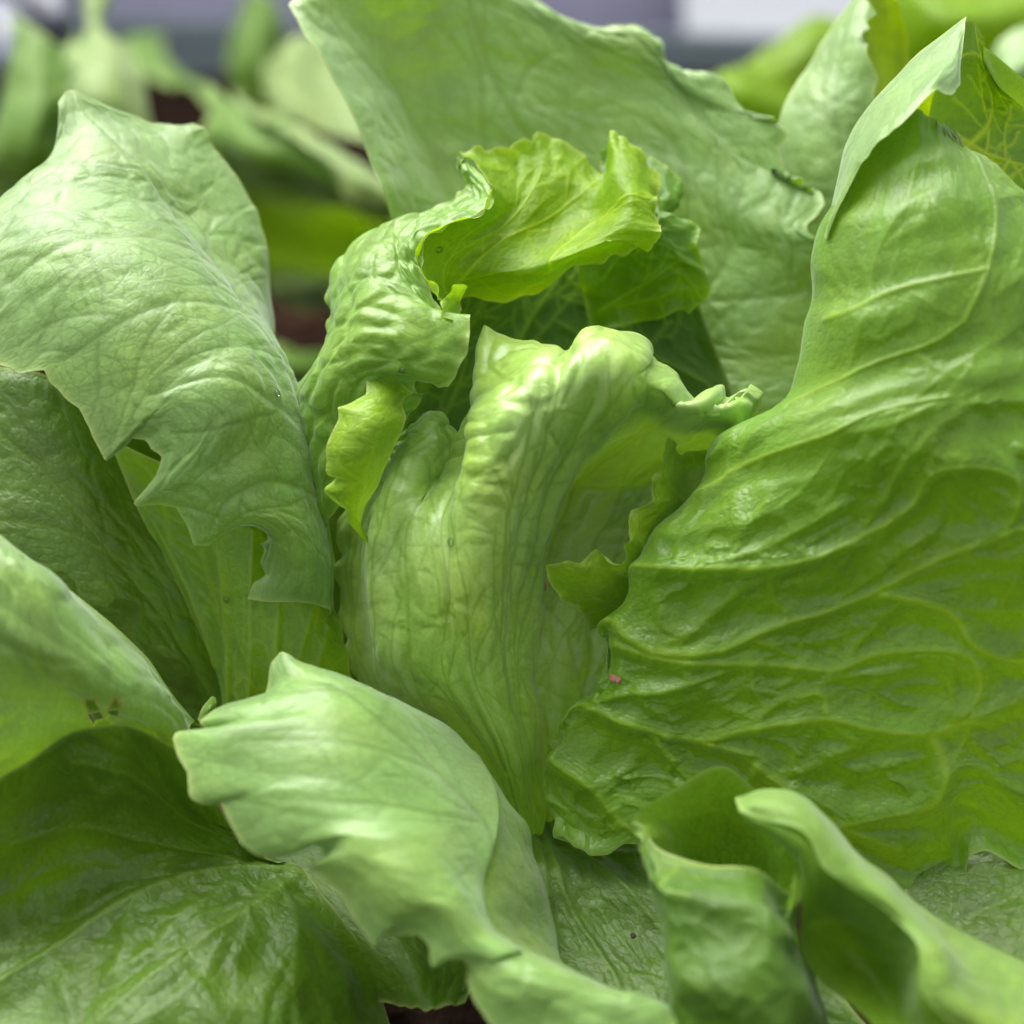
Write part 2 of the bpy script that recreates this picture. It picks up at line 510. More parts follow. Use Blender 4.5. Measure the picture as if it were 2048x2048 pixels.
# waxy outside of the old leaves
M_PALE = leaf_material("leaf_pale_outside", (0.215, 0.395, 0.08), (0.095, 0.22, 0.003), TRANS, (0.10, 0.20, 0.015), (0.12, 0.23, 0.02), rough=0.42, spec=.7, tw=.2, line_k=.6, vein_k=.75, bump=.17, sheen=.5)
M_PALE3 = leaf_material("leaf_pale_soft", (0.21, 0.36, 0.06), (0.11, 0.25, 0.003), TRANS, (0.14, 0.26, 0.02), (0.13, 0.25, 0.02), rough=0.5, spec=.35, tw=.22, line_k=.5, vein_k=.6, bump=.25, sheen=.3)
M_PALE2 = leaf_material("leaf_pale_far", (0.24, 0.36, 0.09), (0.12, 0.24, 0.004), TRANS, (0.2, 0.32, 0.05), (0.2, 0.32, 0.05), rough=0.5, spec=.35, tw=.15, line_k=.35, sheen=.3)
# green upper face of the old leaves, veins lighter
M_GREEN = leaf_material("leaf_green_inside", (0.16, 0.345, 0.004), (0.24, 0.38, 0.07), TRANS, (0.30, 0.47, 0.012), (0.065, 0.155, 0.002), rough=0.34, spec=.65, tw=.3, bump=.24, line_k=.45, sheen=.38)
M_CUP_SHADED = leaf_material("leaf_cup_shaded_back", (0.20, 0.40, 0.015), (0.06, 0.145, 0.002), (0.2, 0.42, 0.002), (0.22, 0.38, 0.012), (0.08, 0.18, 0.002), rough=0.44, spec=.4, tw=.16, line_k=.5, sheen=.15, bump=.3)  # back colour darkened to put the hollow's shade into the leaf
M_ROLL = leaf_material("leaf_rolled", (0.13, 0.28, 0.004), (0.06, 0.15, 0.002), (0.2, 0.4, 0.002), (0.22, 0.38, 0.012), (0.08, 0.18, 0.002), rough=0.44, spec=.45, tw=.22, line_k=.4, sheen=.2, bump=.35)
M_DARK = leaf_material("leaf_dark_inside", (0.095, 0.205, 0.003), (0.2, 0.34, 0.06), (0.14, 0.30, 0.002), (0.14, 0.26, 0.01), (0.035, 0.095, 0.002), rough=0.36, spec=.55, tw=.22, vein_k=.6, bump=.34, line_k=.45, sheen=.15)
M_HOLLOW_SHADE = leaf_material("leaf_hollow_shade", (0.06, 0.15, 0.002), (0.2, 0.34, 0.06), (0.1, 0.22, 0.002), (0.24, 0.40, 0.012), (0.035, 0.095, 0.002), rough=0.4, spec=.4, tw=.12, vein_k=.8)  # darker inside green, shade of the hollow put into the colour
M_MID = leaf_material("leaf_mid", (0.10, 0.24, 0.003), (0.2, 0.34, 0.06), (0.26, 0.48, 0.002), (0.24, 0.42, 0.01), (0.06, 0.15, 0.002), rough=0.38, spec=.5, tw=.26, vein_k=.6, rim=(0.35, 0.5, 0.05))
M_VEINY = leaf_material("leaf_yellow_veins", (0.10, 0.25, 0.003), (0.23, 0.38, 0.07), (0.26, 0.5, 0.002), (0.52, 0.62, 0.02), (0.14, 0.28, 0.004), rough=0.38, spec=.45, tw=.28, vein_k=.95, rim=(0.4, 0.5, 0.05))
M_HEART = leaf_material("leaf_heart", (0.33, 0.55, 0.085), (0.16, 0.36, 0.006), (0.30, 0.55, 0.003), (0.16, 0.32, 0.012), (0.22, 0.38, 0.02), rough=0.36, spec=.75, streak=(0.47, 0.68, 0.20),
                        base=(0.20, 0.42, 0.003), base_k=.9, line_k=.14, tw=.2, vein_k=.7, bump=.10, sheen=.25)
M_BULL = leaf_material("leaf_puckered", (0.19, 0.37, 0.035), (0.15, 0.34, 0.004), (0.36, 0.62, 0.004), (0.09, 0.2, 0.012), (0.10, 0.22, 0.012), rough=0.38, spec=.5, tw=.2, line_k=.45, bump=.16, sheen=.25)
M_LIME = leaf_material("leaf_young", (0.20, 0.38, 0.002), (0.34, 0.52, 0.12), (0.48, 0.72, 0.002), (0.50, 0.64, 0.02), (0.40, 0.56, 0.02), rough=0.4, tw=.42, rim=(0.62, 0.66, 0.14), line_k=.4, spec=.35, sheen=.05, vein_k=.8)
M_FRILL = leaf_material("leaf_frilled", (0.26, 0.45, 0.010), (0.32, 0.5, 0.1), (0.36, 0.62, 0.003), (0.34, 0.52, 0.03), (0.15, 0.30, 0.01), rough=0.38, tw=.28, rim=(0.55, 0.66, 0.16), line_k=.25, spec=.45, sheen=.15)
M_FAR = leaf_material("leaf_far", (0.11, 0.24, 0.004), (0.3, 0.44, 0.12), TRANS, (0.2, 0.34, 0.05), (0.08, 0.16, 0.01), tw=.14, spec=.35, rough=.5, sheen=.2)
M_GLAUC = leaf_material("leaf_glaucous", (0.24, 0.26, 0.34), (0.24, 0.26, 0.34), (0.1, 0.15, 0.1), (0.3, 0.32, 0.4), (0.18, 0.2, 0.28), tw=.1)

# ------------------------------------------------------------------ setting: soil, wall
GROUND_Z = 0.0
def soil():
    n = 160
    xs = np.linspace(-1, 1, n); xs = np.sign(xs) * np.abs(xs) ** 1.8 * 6
    ys = np.linspace(-1, 1, n); ys = np.sign(ys) * np.abs(ys) ** 1.8 * 6 + .3
    X, Y = np.meshgrid(xs, ys, indexing='ij')
    Z = 0.008 * fbm(X / .05, Y / .05, 3, 4) + 0.012 * fbm(X / .3, Y / .3, 9, 2) - 0.012
    me = bpy.data.meshes.new("soil")
    co = np.stack([X, Y, Z], -1).reshape(-1, 3)
    idg = np.arange(n * n).reshape(n, n)
    q = np.stack([idg[:-1, :-1], idg[1:, :-1], idg[1:, 1:], idg[:-1, 1:]], -1).reshape(-1, 4)
    me.from_pydata(co.tolist(), [], q.tolist())
    m, nt, nd, lk = nodes_of("soil")
    out = nd.new("ShaderNodeOutputMaterial"); b = nd.new("ShaderNodeBsdfPrincipled")
    t = nd.new("ShaderNodeTexCoord"); ns = nd.new("ShaderNodeTexNoise"); ns.inputs["Scale"].default_value = 60; ns.inputs["Detail"].default_value = 8
    lk.new(t.outputs["Object"], ns.inputs["Vector"])
    cr = nd.new("ShaderNodeValToRGB")
    cr.color_ramp.elements[0].position = .35; cr.color_ramp.elements[0].color = (0.006, 0.004, 0.003, 1)
    cr.color_ramp.elements[1].position = .7; cr.color_ramp.elements[1].color = (0.045, 0.026, 0.018, 1)
    lk.new(ns.outputs["Fac"], cr.inputs[0]); lk.new(cr.outputs[0], b.inputs["Base Color"]); b.inputs["Roughness"].default_value = .95; b.inputs["Specular IOR Level"].default_value = 0.0
    bp = nd.new("ShaderNodeBump"); bp.inputs["Distance"].default_value = .01; lk.new(ns.outputs["Fac"], bp.inputs["Height"]); lk.new(bp.outputs[0], b.inputs["Normal"])
    lk.new(b.outputs[0], out.inputs["Surface"])
    me.materials.append(m)
    o = bpy.data.objects.new("soil", me); COL.objects.link(o)
    tag(o, kind="structure")
soil()

# ------------------------------------------------------------------ the lettuce
BASE = pt(1040, 1760, 1.6); BASE[2] = 0.0
lettuce = empty("lettuce", BASE)
tag(lettuce, "large open green lettuce head in sharp focus filling the frame", "lettuce")

# heart leaf
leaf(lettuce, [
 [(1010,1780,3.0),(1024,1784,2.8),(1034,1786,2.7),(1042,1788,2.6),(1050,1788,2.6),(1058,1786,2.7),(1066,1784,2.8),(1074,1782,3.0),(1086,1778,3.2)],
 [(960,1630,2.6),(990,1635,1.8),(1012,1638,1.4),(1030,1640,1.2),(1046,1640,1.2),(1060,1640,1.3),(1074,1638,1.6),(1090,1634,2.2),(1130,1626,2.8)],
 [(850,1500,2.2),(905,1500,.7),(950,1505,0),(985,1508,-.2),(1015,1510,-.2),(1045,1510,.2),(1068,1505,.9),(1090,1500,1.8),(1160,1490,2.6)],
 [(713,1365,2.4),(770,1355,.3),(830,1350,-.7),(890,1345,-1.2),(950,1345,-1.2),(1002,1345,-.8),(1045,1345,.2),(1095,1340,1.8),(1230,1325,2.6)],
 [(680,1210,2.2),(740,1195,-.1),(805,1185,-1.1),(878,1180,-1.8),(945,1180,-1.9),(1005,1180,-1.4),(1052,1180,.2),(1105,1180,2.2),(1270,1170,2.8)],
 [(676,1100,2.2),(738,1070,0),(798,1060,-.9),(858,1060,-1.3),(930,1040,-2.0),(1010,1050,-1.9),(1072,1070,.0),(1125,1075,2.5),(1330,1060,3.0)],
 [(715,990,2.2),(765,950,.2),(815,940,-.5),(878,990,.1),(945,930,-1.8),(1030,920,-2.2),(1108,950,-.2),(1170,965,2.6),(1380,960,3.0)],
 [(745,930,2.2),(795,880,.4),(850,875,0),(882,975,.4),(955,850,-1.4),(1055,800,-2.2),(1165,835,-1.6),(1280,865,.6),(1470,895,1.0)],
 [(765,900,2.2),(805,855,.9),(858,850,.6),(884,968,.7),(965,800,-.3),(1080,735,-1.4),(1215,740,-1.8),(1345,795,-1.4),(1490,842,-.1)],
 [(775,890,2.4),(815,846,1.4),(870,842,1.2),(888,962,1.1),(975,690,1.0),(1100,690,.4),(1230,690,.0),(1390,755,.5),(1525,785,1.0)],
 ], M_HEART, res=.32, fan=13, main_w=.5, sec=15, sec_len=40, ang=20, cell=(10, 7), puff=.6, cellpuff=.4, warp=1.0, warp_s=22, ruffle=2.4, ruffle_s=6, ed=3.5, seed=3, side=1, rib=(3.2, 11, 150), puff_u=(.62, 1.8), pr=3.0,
 margins={'u1:0.22': [(775,890),(815,846),(870,842),(905,880),(888,965),(921,889),(954,833),(985,778),(978,705),(968,651),(990,668),(1019,677),(1050,682),(1070,682),(1082,690),(1115,694),(1130,705),(1145,700),(1165,686),(1178,662),(1196,649),(1225,662),(1252,679),(1280,700),(1288,722),(1310,730),(1336,728),(1365,740),(1383,754),(1406,790),(1420,776),(1448,770),(1453,795),(1470,785),(1503,761),(1528,786),(1509,836)]})

# young lime leaf left of the heart
leaf(lettuce, [
 [(733,742,-.2),(765,750,-.1),(800,765,0),(827,786,.2)],
 [(700,804,-.7),(740,806,-1.0),(785,806,-.7),(812,806,0)],
 [(672,835,-.9),(715,840,-1.3),(765,842,-1.2),(815,842,-.4)],
 [(656,900,-.8),(695,903,-1.3),(745,905,-1.2),(787,907,-.5)],
 [(652,965,-.6),(690,965,-1.0),(725,965,-.9),(755,965,-.3)],
 [(685,1012,-.3),(700,1014,-.5),(712,1018,-.4),(724,1022,0)],
 [(735,1084,.6),(738,1084,.6),(740,1083,.6),(743,1082,.6)],
 ], M_FRILL, res=.45, dz=-.8, sec=7, sec_len=18, cell=(4,4), puff=.25, cellpuff=.15, vein_h=.15, warp=1.4, warp_s=14, ruffle=.6, seed=5, side=1, main_w=.45,
 mains=[[(740,1070),(730,960),(760,860),(800,790)]],
 margins={'v0:0.6': [(733,742),(735,791),(712,800),(672,812),(677,837),(664,868),(656,889),(655,947),(675,954),(649,980),(693,1015),(702,1047),(735,1084)]})

# puckered leaf behind the heart, outside face
bull_rows = [
 [(640,1080,3.2),(665,1030,1.8),(700,980,1.4),(740,940,1.4),(780,900,1.8)],
 [(612,880,3.0),(640,850,1.2),(700,820,.4),(770,800,.3),(850,800,.8)],
 [(598,800,3.0),(635,765,1.0),(700,735,.1),(790,740,-.4),(893,782,-.3)],
 [(637,710,3.2),(670,680,1.2),(735,650,.2),(830,660,-.3),(939,680,-.4)],
 [(662,620,3.4),(695,600,1.4),(750,575,.5),(815,590,.2),(888,625,.0)],
 [(675,545,3.8),(715,520,2.0),(760,510,1.1),(800,525,.6),(845,556,.3)],
 [(745,470,4.2),(770,470,2.8),(795,475,1.8),(820,485,1.1),(845,488,.7)],
 [(835,455,4.4),(850,440,3.4),(870,435,2.4),(890,438,1.6),(905,443,1.0)],
 [(905,395,4.6),(920,400,3.6),(940,405,2.8),(958,412,2.0),(972,420,1.3)],
 [(930,370,4.6),(945,365,3.9),(958,366,3.2),(970,368,2.6),(980,372,2.0)],
 [(914,318,4.2),(915,317,4.2),(916,317,4.2),(917,317,4.2),(918,317,4.2)],
]
leaf(lettuce, bull_rows, M_BULL, res=.34, seed=8, dz=-1.2, sec=11, sec_len=34, cell=(9,7), puff=1.5, cellpuff=1.0, warp=2.2, warp_s=20, ruffle=2.2, ruffle_s=6, ed=2.8, pr=3.2, side=1, main_w=.6,
 mains=[[(650,900),(720,760),(830,690),(920,650)],[(640,760),(720,600),(800,520),(840,500)],[(690,540),(760,490),(830,470)]],
 margins={'v1:0.3': [(850,800),(831,778),(893,780),(910,760),(918,738),(932,708),(939,684),(939,641),(905,640),(885,635),(881,614),(866,599),(848,564),(838,530),(833,506),(845,484),(860,469),(898,444),(930,438),(956,434),(978,419),(982,370),(956,345),(918,318)]})

# the hood: bright inner face of the same leaf
leaf(lettuce, [
 [(916,317,4.2),(956,345,3.0),(982,372,2.0),(965,430,1.2),(898,444,1.0),(845,484,.7),(836,530,.4),(866,600,.0)],
 [(975,312,4.6),(1000,350,4.0),(1010,400,3.2),(985,440,2.6),(930,475,2.0),(885,520,1.6),(875,560,1.3),(885,615,.9)],
 [(1035,296,5.0),(1045,345,4.4),(1040,400,3.7),(1015,445,3.1),(970,485,2.6),(925,520,2.3),(905,560,2.4),(900,620,2.8)],
 [(1089,270,5.2),(1090,340,4.5),(1075,400,3.8),(1045,450,3.2),(1010,490,2.7),(980,525,2.4),(965,556,2.5),(950,600,3.6)],
 [(1150,298,5.2),(1150,360,4.5),(1135,410,4.3),(1115,455,3.8),(1090,495,3.1),(1070,525,2.5),(1060,548,2.4),(1050,590,3.8)],
 [(1205,342,4.8),(1205,380,4.1),(1195,420,3.7),(1180,450,3.2),(1160,475,2.6),(1142,498,2.2),(1130,520,2.1),(1120,560,3.5)],
 [(1262,304,4.4),(1262,345,3.2),(1258,385,2.5),(1250,415,2.2),(1240,445,2.0),(1228,468,1.9),(1218,490,2.0),(1205,530,3.3)],
 [(1318,350,4.4),(1322,370,3.4),(1312,400,2.7),(1318,428,2.4),(1320,455,2.2),(1316,474,2.2),(1302,492,2.4),(1275,505,3.2)],
 ], M_LIME, res=.36, seed=12, dz=-1.2, net=1, sec=10, sec_len=30, ang=45, cell=(7,6), puff=.5, cellpuff=.2, vein_h=.35, warp=1.4, warp_s=16, ruffle=3.0, ruffle_s=6.5, ed=3.2, side=-1, main_w=.6,
 mains=[[(905,590),(940,540),(1010,475),(1090,440),(1150,400),(1200,350)],[(1100,540),(1110,510),(1180,450),(1240,400),(1300,400)],[(900,600),(890,540),(960,480),(1030,430),(1080,350)]],
 margins={'v0:0.25': [(916,317),(955,312),(999,311),(1020,312),(1030,322),(1024,305),(1030,295),(1045,287),(1064,292),(1073,286),(1076,270),(1089,269),(1104,276),(1120,278),(1142,295),(1166,311),(1182,329),(1204,343),(1210,330),(1218,300),(1222,262),(1232,286),(1244,280),(1249,293),(1266,304),(1288,335),(1318,350)],
          'u1:0.25': [(1318,350),(1325,366),(1309,401),(1322,429),(1319,472),(1302,492),(1275,481)]})

# curled tip on the edge of that leaf
leaf(lettuce, [
 [(880,606,-.2),(882,618,-.4),(886,634,-.4),(905,640,-.4)],
 [(890,594,.0),(896,606,.1),(902,620,.3),(914,634,.2)],
 [(900,582,.0),(908,592,.5),(914,604,.8),(922,620,.8)],
 [(905,568,-.1),(914,576,.3),(918,590,.7),(920,606,1.0)],
 [(926,566,-.2),(930,568,-.1),(933,570,0),(936,571,0)],
 ], M_FRILL, res=.4, seed=14, dz=-1.2, far=True, puff=.1, cellpuff=.1, warp=.3, ruffle=.2)

# shaded inner leaf with light veins, deep in the hollow
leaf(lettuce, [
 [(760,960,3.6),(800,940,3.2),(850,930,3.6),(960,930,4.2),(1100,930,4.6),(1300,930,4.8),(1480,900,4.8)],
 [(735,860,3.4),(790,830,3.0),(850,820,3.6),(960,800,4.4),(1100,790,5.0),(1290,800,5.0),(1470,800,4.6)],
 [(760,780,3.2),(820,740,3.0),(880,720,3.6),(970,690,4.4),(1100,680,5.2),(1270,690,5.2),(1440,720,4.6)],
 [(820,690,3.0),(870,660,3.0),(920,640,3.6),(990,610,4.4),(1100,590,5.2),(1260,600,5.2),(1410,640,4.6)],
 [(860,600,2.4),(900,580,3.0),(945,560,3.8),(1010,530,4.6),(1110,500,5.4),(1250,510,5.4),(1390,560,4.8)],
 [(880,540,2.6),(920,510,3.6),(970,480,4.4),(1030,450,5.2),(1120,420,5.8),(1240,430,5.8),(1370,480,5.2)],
 ], M_HOLLOW_SHADE, res=.7, seed=17, sec=8, sec_len=30, ang=40, cell=(8,6), puff=.8, cellpuff=.4, vein_h=.5, side=-1, main_w=.8,
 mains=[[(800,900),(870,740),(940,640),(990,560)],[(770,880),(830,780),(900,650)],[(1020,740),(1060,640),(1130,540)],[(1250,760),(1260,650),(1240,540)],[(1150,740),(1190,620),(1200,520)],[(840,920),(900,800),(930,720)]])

# ruffled leaf behind the hood, right
leaf(lettuce, [
 [(1190,300,5.2),(1200,380,4.8),(1180,460,4.6),(1160,560,4.8),(1180,660,5.0)],
 [(1240,285,5.0),(1250,370,4.3),(1240,450,4.0),(1230,550,4.2),(1250,650,4.6)],
 [(1300,300,4.8),(1300,370,3.9),(1290,450,3.5),(1300,540,3.6),(1310,640,4.2)],
 [(1350,345,4.6),(1340,390,3.7),(1340,450,3.3),(1360,530,3.2),(1355,620,3.8)],
 [(1372,381,4.5),(1362,412,3.8),(1395,460,3.4),(1418,570,3.2),(1368,622,3.6)],
 ], M_MID, res=.45, seed=21, sec=9, sec_len=26, puff=.8, cellpuff=.5, side=-1, ruffle=3.0, ruffle_s=7, ed=4, main_w=.5,
 mains=[[(1200,560),(1270,480),(1340,430)],[(1200,620),(1300,560),(1400,540)]],
 margins={'v0:0.3': [(1200,300),(1248,281),(1285,286),(1290,306),(1331,331),(1360,356),(1372,381)],
          'u1:0.3': [(1372,381),(1360,414),(1339,431),(1351,447),(1380,443),(1399,460),(1389,493),(1405,534),(1422,575),(1414,600),(1368,621)]})

# frilled leaf edge right of the heart
leaf(lettuce, [
 [(1335,874,-.4),(1355,880,.2),(1385,890,.9),(1430,895,1.6)],
 [(1322,915,-.6),(1350,925,-.1),(1390,935,.8),(1450,950,1.6)],
 [(1303,975,-.7),(1335,985,-.3),(1380,1000,.7),(1440,1020,1.6)],
 [(1262,1030,-.9),(1300,1050,-.5),(1350,1065,.6),(1410,1080,1.6)],
 [(1243,1085,-1.0),(1270,1105,-.6),(1310,1130,.5),(1370,1150,1.5)],
 [(1190,1105,-1.2),(1220,1140,-.8),(1260,1170,.3),(1310,1200,1.3)],
 [(1130,1130,-1.2),(1160,1165,-.9),(1200,1200,.1),(1250,1230,1.2)],
 [(1092,1142,-1.1),(1110,1180,-.6),(1145,1215,.1),(1185,1265,.9)],
 ], M_FRILL, res=.42, seed=24, sec=8, sec_len=20, cell=(5,4), puff=.35, cellpuff=.2, side=-1, ruffle=2.0, ruffle_s=6, ed=3, warp=1.0, main_w=.4,
 mains=[[(1240,1230),(1220,1160),(1180,1130)],[(1380,1010),(1330,960),(1330,900)],[(1290,1130),(1270,1070)]],
 margins={'v0:0.4': [(1335,872),(1325,886),(1318,911),(1320,935),(1304,960),(1301,976),(1307,998),(1289,1010),(1264,1022),(1253,1047),(1255,1080),(1242,1078),(1235,1091),(1244,1109),(1239,1120),(1221,1116),(1193,1095),(1177,1109),(1162,1130),(1137,1125),(1092,1139)],
          'u0:0.2': [(1335,872),(1373,906),(1391,898),(1430,895)],
          'u1:0.3': [(1092,1139),(1096,1159),(1115,1184),(1127,1199),(1150,1210),(1168,1229),(1180,1262)]})

# big leaf on the right, inside face
R3 = [
 [(1785,225,.4),(1765,195,-1.0),(1810,212,-1.9),(1860,226,-2.1),(1906,237,-2.1),(1936,252,-1.8)],
 [(1705,365,.4),(1680,345,-1.4),(1765,350,-2.9),(1860,335,-3.1),(1930,325,-2.9),(1985,335,-2.4)],
 [(1675,505,.4),(1648,490,-1.4),(1740,490,-3.2),(1860,470,-3.7),(1980,450,-3.5),(2080,430,-2.8)],
 [(1645,665,.4),(1612,650,-1.4),(1720,650,-3.6),(1850,630,-4.2),(1980,610,-4.2),(2110,580,-3.8)],
 [(1590,805,.4),(1548,790,-1.3),(1680,770,-3.9),(1830,745,-4.9),(1980,735,-5.2),(2120,720,-5)],
 [(1480,885,.5),(1425,888,-1.0),(1600,855,-3.9),(1780,825,-5.4),(1950,815,-5.9),(2130,820,-5.7)],
 [(1430,955,.6),(1395,955,-1.0),(1560,945,-3.4),(1740,915,-4.9),(1930,900,-5.5),(2130,910,-5.5)],
 [(1360,1040,.8),(1315,1055,-1.0),(1480,1050,-2.6),(1700,1030,-3.7),(1920,1010,-4.4),(2130,1010,-4.8)],
 [(1300,1150,.8),(1256,1162,-1.0),(1420,1160,-2.2),(1650,1150,-3.1),(1900,1120,-3.8),(2130,1090,-4.4)],
 [(1240,1240,.8),(1190,1250,-.8),(1370,1300,-2.1),(1600,1270,-3),(1880,1230,-3.7),(2130,1200,-4.3)],
 [(1220,1350,.8),(1172,1360,-.6),(1340,1400,-1.9),(1580,1390,-2.7),(1870,1360,-3.5),(2130,1330,-4.2)],
 [(1160,1440,.8),(1113,1452,-.4),(1300,1490,-1.5),(1560,1500,-2.3),(1860,1490,-3),(2130,1480,-3.6)],
 [(1112,1560,.8),(1078,1570,-.2),(1260,1580,-1.1),(1520,1610,-1.7),(1830,1620,-2.3),(2130,1630,-2.9)],
 [(1140,1685,.8),(1112,1674,-.1),(1240,1690,-.7),(1500,1730,-1.2),(1860,1780,-1.7),(2130,1745,-2.3)],
]
R3 = [[(x, y, d * f if d < 0 else d) for (x, y, d) in row] for row, f in zip(R3, (1, 1, 1, 1, .86, .80, .82, .92, .9, .75, .70, .66, .66, .8))]
leaf(lettuce, R3, M_GREEN, res=.45, net=1, seed=31, lw=(1, .4, .22, .12), sec=20, sec_len=40, ang=48, cell=(11,8), puff=.6, cellpuff=.17, vein_h=.55, R=8, pr=3.0, puff_u=(.38, 4.6), warp=2.4, warp_s=34, ruffle=.4, side=-1, main_w=.75, fold=(3.2, 17, 90),
 mains=[([(1180,1245),(1218,1240),(1250,1273),(1302,1301),(1372,1311),(1446,1301),(1549,1259),(1637,1236),(1754,1189),(1847,1133),(2010,1068),(2100,1040)],1.2),
        [(1110,1440),(1148,1405),(1241,1446),(1334,1478),(1455,1505),(1538,1554),(1662,1641),(1800,1700)],
        [(1393,1492),(1517,1459),(1654,1441),(1745,1461),(1861,1467),(1952,1438),(2060,1400)],
        ([(1861,1467),(1886,1513),(1890,1554),(1861,1608),(1786,1629),(1683,1650)],.8),
        [(1400,975),(1474,933),(1567,896),(1660,868),(1760,820),(1900,790)],
        [(1270,1140),(1288,1133),(1381,1138),(1521,1133),(1614,1119),(1754,1063),(1819,1017),(1861,952),(1940,933),(2024,952),(2038,998),(2010,1063)],
        [(1230,1290),(1311,1315),(1428,1329),(1567,1338),(1670,1343),(1754,1315),(1847,1301),(1931,1310),(1963,1352),(1959,1399),(1912,1446)],
        ([(1600,1400),(1647,1390),(1655,1430)],.6),
        [(1100,1520),(1180,1580),(1250,1650),(1300,1700)],
        [(1750,1190),(1894,1222),(1960,1300),(2060,1330)],
        [(1931,642),(1968,559),(1985,476),(1968,356),(1940,280)],
        [(1560,800),(1700,740),(1850,690),(1931,642)],[(1650,640),(1760,590),(1880,560),(1975,540)]],
 margins={'u1:0.12': [(1126,1672),(1149,1695),(1168,1700),(1180,1712),(1219,1710),(1250,1687),(1300,1690),(1500,1740),(1700,1790),(1853,1795),(1865,1782),(1911,1786),(1935,1770),(1940,1716),(1971,1702),(2048,1743),(2130,1745)],
          'u0:0.1': [(1800,200),(1870,225),(1906,235),(1934,250)],
          'v1:0.2': [(1934,250),(1942,284),(1968,309),(1996,340),(2025,377),(2060,415)]})
# its tip folded forward
leaf(lettuce, [
 [(1640,470,-1.2),(1650,470,-1.7),(1655,475,-1.9),(1660,480,-2.0)],
 [(1690,300,-1.0),(1705,310,-1.9),(1715,320,-2.4),(1720,330,-2.6)],
 [(1750,205,-.7),(1775,215,-2.0),(1790,235,-2.8),(1790,260,-3.2)],
 [(1830,125,-.4),(1850,150,-1.9),(1860,175,-2.8),(1862,198,-3.2)],
 [(1895,70,-.2),(1905,100,-1.4),(1910,140,-2.3),(1908,186,-2.8)],
 [(1936,38,-.2),(1928,70,-.8),(1925,120,-1.6),(1923,172,-2.2)],
 ], M_PALE, res=.6, seed=33, sec=9, sec_len=20, puff=.5, cellpuff=.2, ruffle=.8, side=1, main_w=.4,
 margins={'v1:0.35': [(1720,330),(1800,245),(1850,195),(1878,172),(1890,180),(1908,187),(1920,178),(1923,165)]})
# bright green leaf behind that tip
leaf(lettuce, [
 [(1900,70,.6),(1880,150,.4),(1860,220,.6),(1850,330,.8),(1850,470,1.0)],
 [(1936,40,.4),(1930,120,.4),(1925,200,.6),(1930,300,.8),(1930,450,1.0)],
 [(1960,60,.5),(1965,130,.6),(1970,210,.8),(1985,310,1.0),(2000,450,1.2)],
 [(1975,130,.6),(1995,175,.9),(2015,230,1.2),(2040,320,1.4),(2070,450,1.6)],
 [(2005,180,.8),(2035,205,1.3),(2070,250,1.6),(2110,330,1.8),(2140,450,2.0)],
 ], M_VEINY, res=.5, seed=35, sec=9, sec_len=24, puff=.5, cellpuff=.25, ruffle=.5, side=-1, main_w=.7, 
 mains=[[(1900,330),(1960,270),(1985,230),(1984,190),(1970,150)],[(1900,270),(1960,295),(2005,315),(2060,330)],[(1990,400),(2005,345),(2020,320)]])
leaf(lettuce, [
 [(1966,92,-.1),(1968,110,.4),(1972,128,.8),(1985,150,1.0)],
 [(2005,120,-.2),(2000,148,.2),(2003,168,.7),(2010,180,1.0)],
 [(2040,150,-.2),(2030,175,.1),(2028,192,.6),(2035,205,1.2)],
 [(2090,190,-.2),(2080,210,.1),(2075,225,.6),(2080,240,1.2)],
 ], M_PALE, res=.6, seed=36, far=True, puff=.4, cellpuff=.2)

# back leaf standing behind the heart
leaf(lettuce, [
 [(980,960,4.6),(1040,980,5.2),(1120,990,5.6),(1220,980,5.6),(1360,960,5.2),(1460,930,5),(1700,900,5)],
 [(840,540,5.0),(900,580,6.2),(1000,640,7.0),(1120,650,7.2),(1330,660,6.4),(1480,690,5.4),(1730,700,5.4)],
 [(772,390,4.4),(835,380,6.4),(915,390,8.0),(1080,400,7.6),(1330,430,6.6),(1510,490,5.4),(1650,478,4.8)],
 [(711,248,4.4),(775,240,6.6),(838,240,8.2),(1010,210,7.8),(1280,250,7.0),(1450,310,6.0),(1590,372,5.4)],
 [(636,112,4.6),(700,110,6.6),(755,110,8.0),(960,60,7.8),(1210,120,7.2),(1380,190,6.6),(1545,246,6.0)],
 [(577,0,5.6),(615,-20,6.2),(680,-30,7.2),(900,-70,7.8),(1150,46,7.4),(1290,100,7.0),(1440,165,6.6)],
 ], M_PALE, res=.55, net=1, seed=41, fold=(2.0, 24, 60), sec=11, sec_len=45, ang=42, cell=(9,7), puff=.9, cellpuff=.4, warp=2.0, ruffle=1.0, side=1, main_w=1.0, vein_h=.4,
 mains=[([(1240,900),(1200,620),(1120,380),(1010,200),(950,60),(930,-40)],1.4),[(1180,620),(1000,420),(960,180),(930,40)],[(1250,700),(1350,500),(1370,330),(1300,240)],[(1280,760),(1430,560),(1435,380),(1430,280)],[(1080,560),(900,330),(770,150)]],
 margins={'u1:0.2': [(577,0),(640,-50),(900,-90),(1070,0),(1111,25),(1157,47),(1194,57),(1247,56),(1266,50),(1284,56),(1294,75),(1300,106),(1322,127),(1353,143),(1399,146),(1426,149),(1440,165)],
          'v1:0.2': [(1440,165),(1455,166),(1472,199),(1505,232),(1534,240),(1554,238),(1579,257),(1571,277),(1554,290),(1575,352),(1583,366),(1612,364),(1641,381),(1650,406),(1633,431),(1612,447),(1614,464),(1654,476)]})

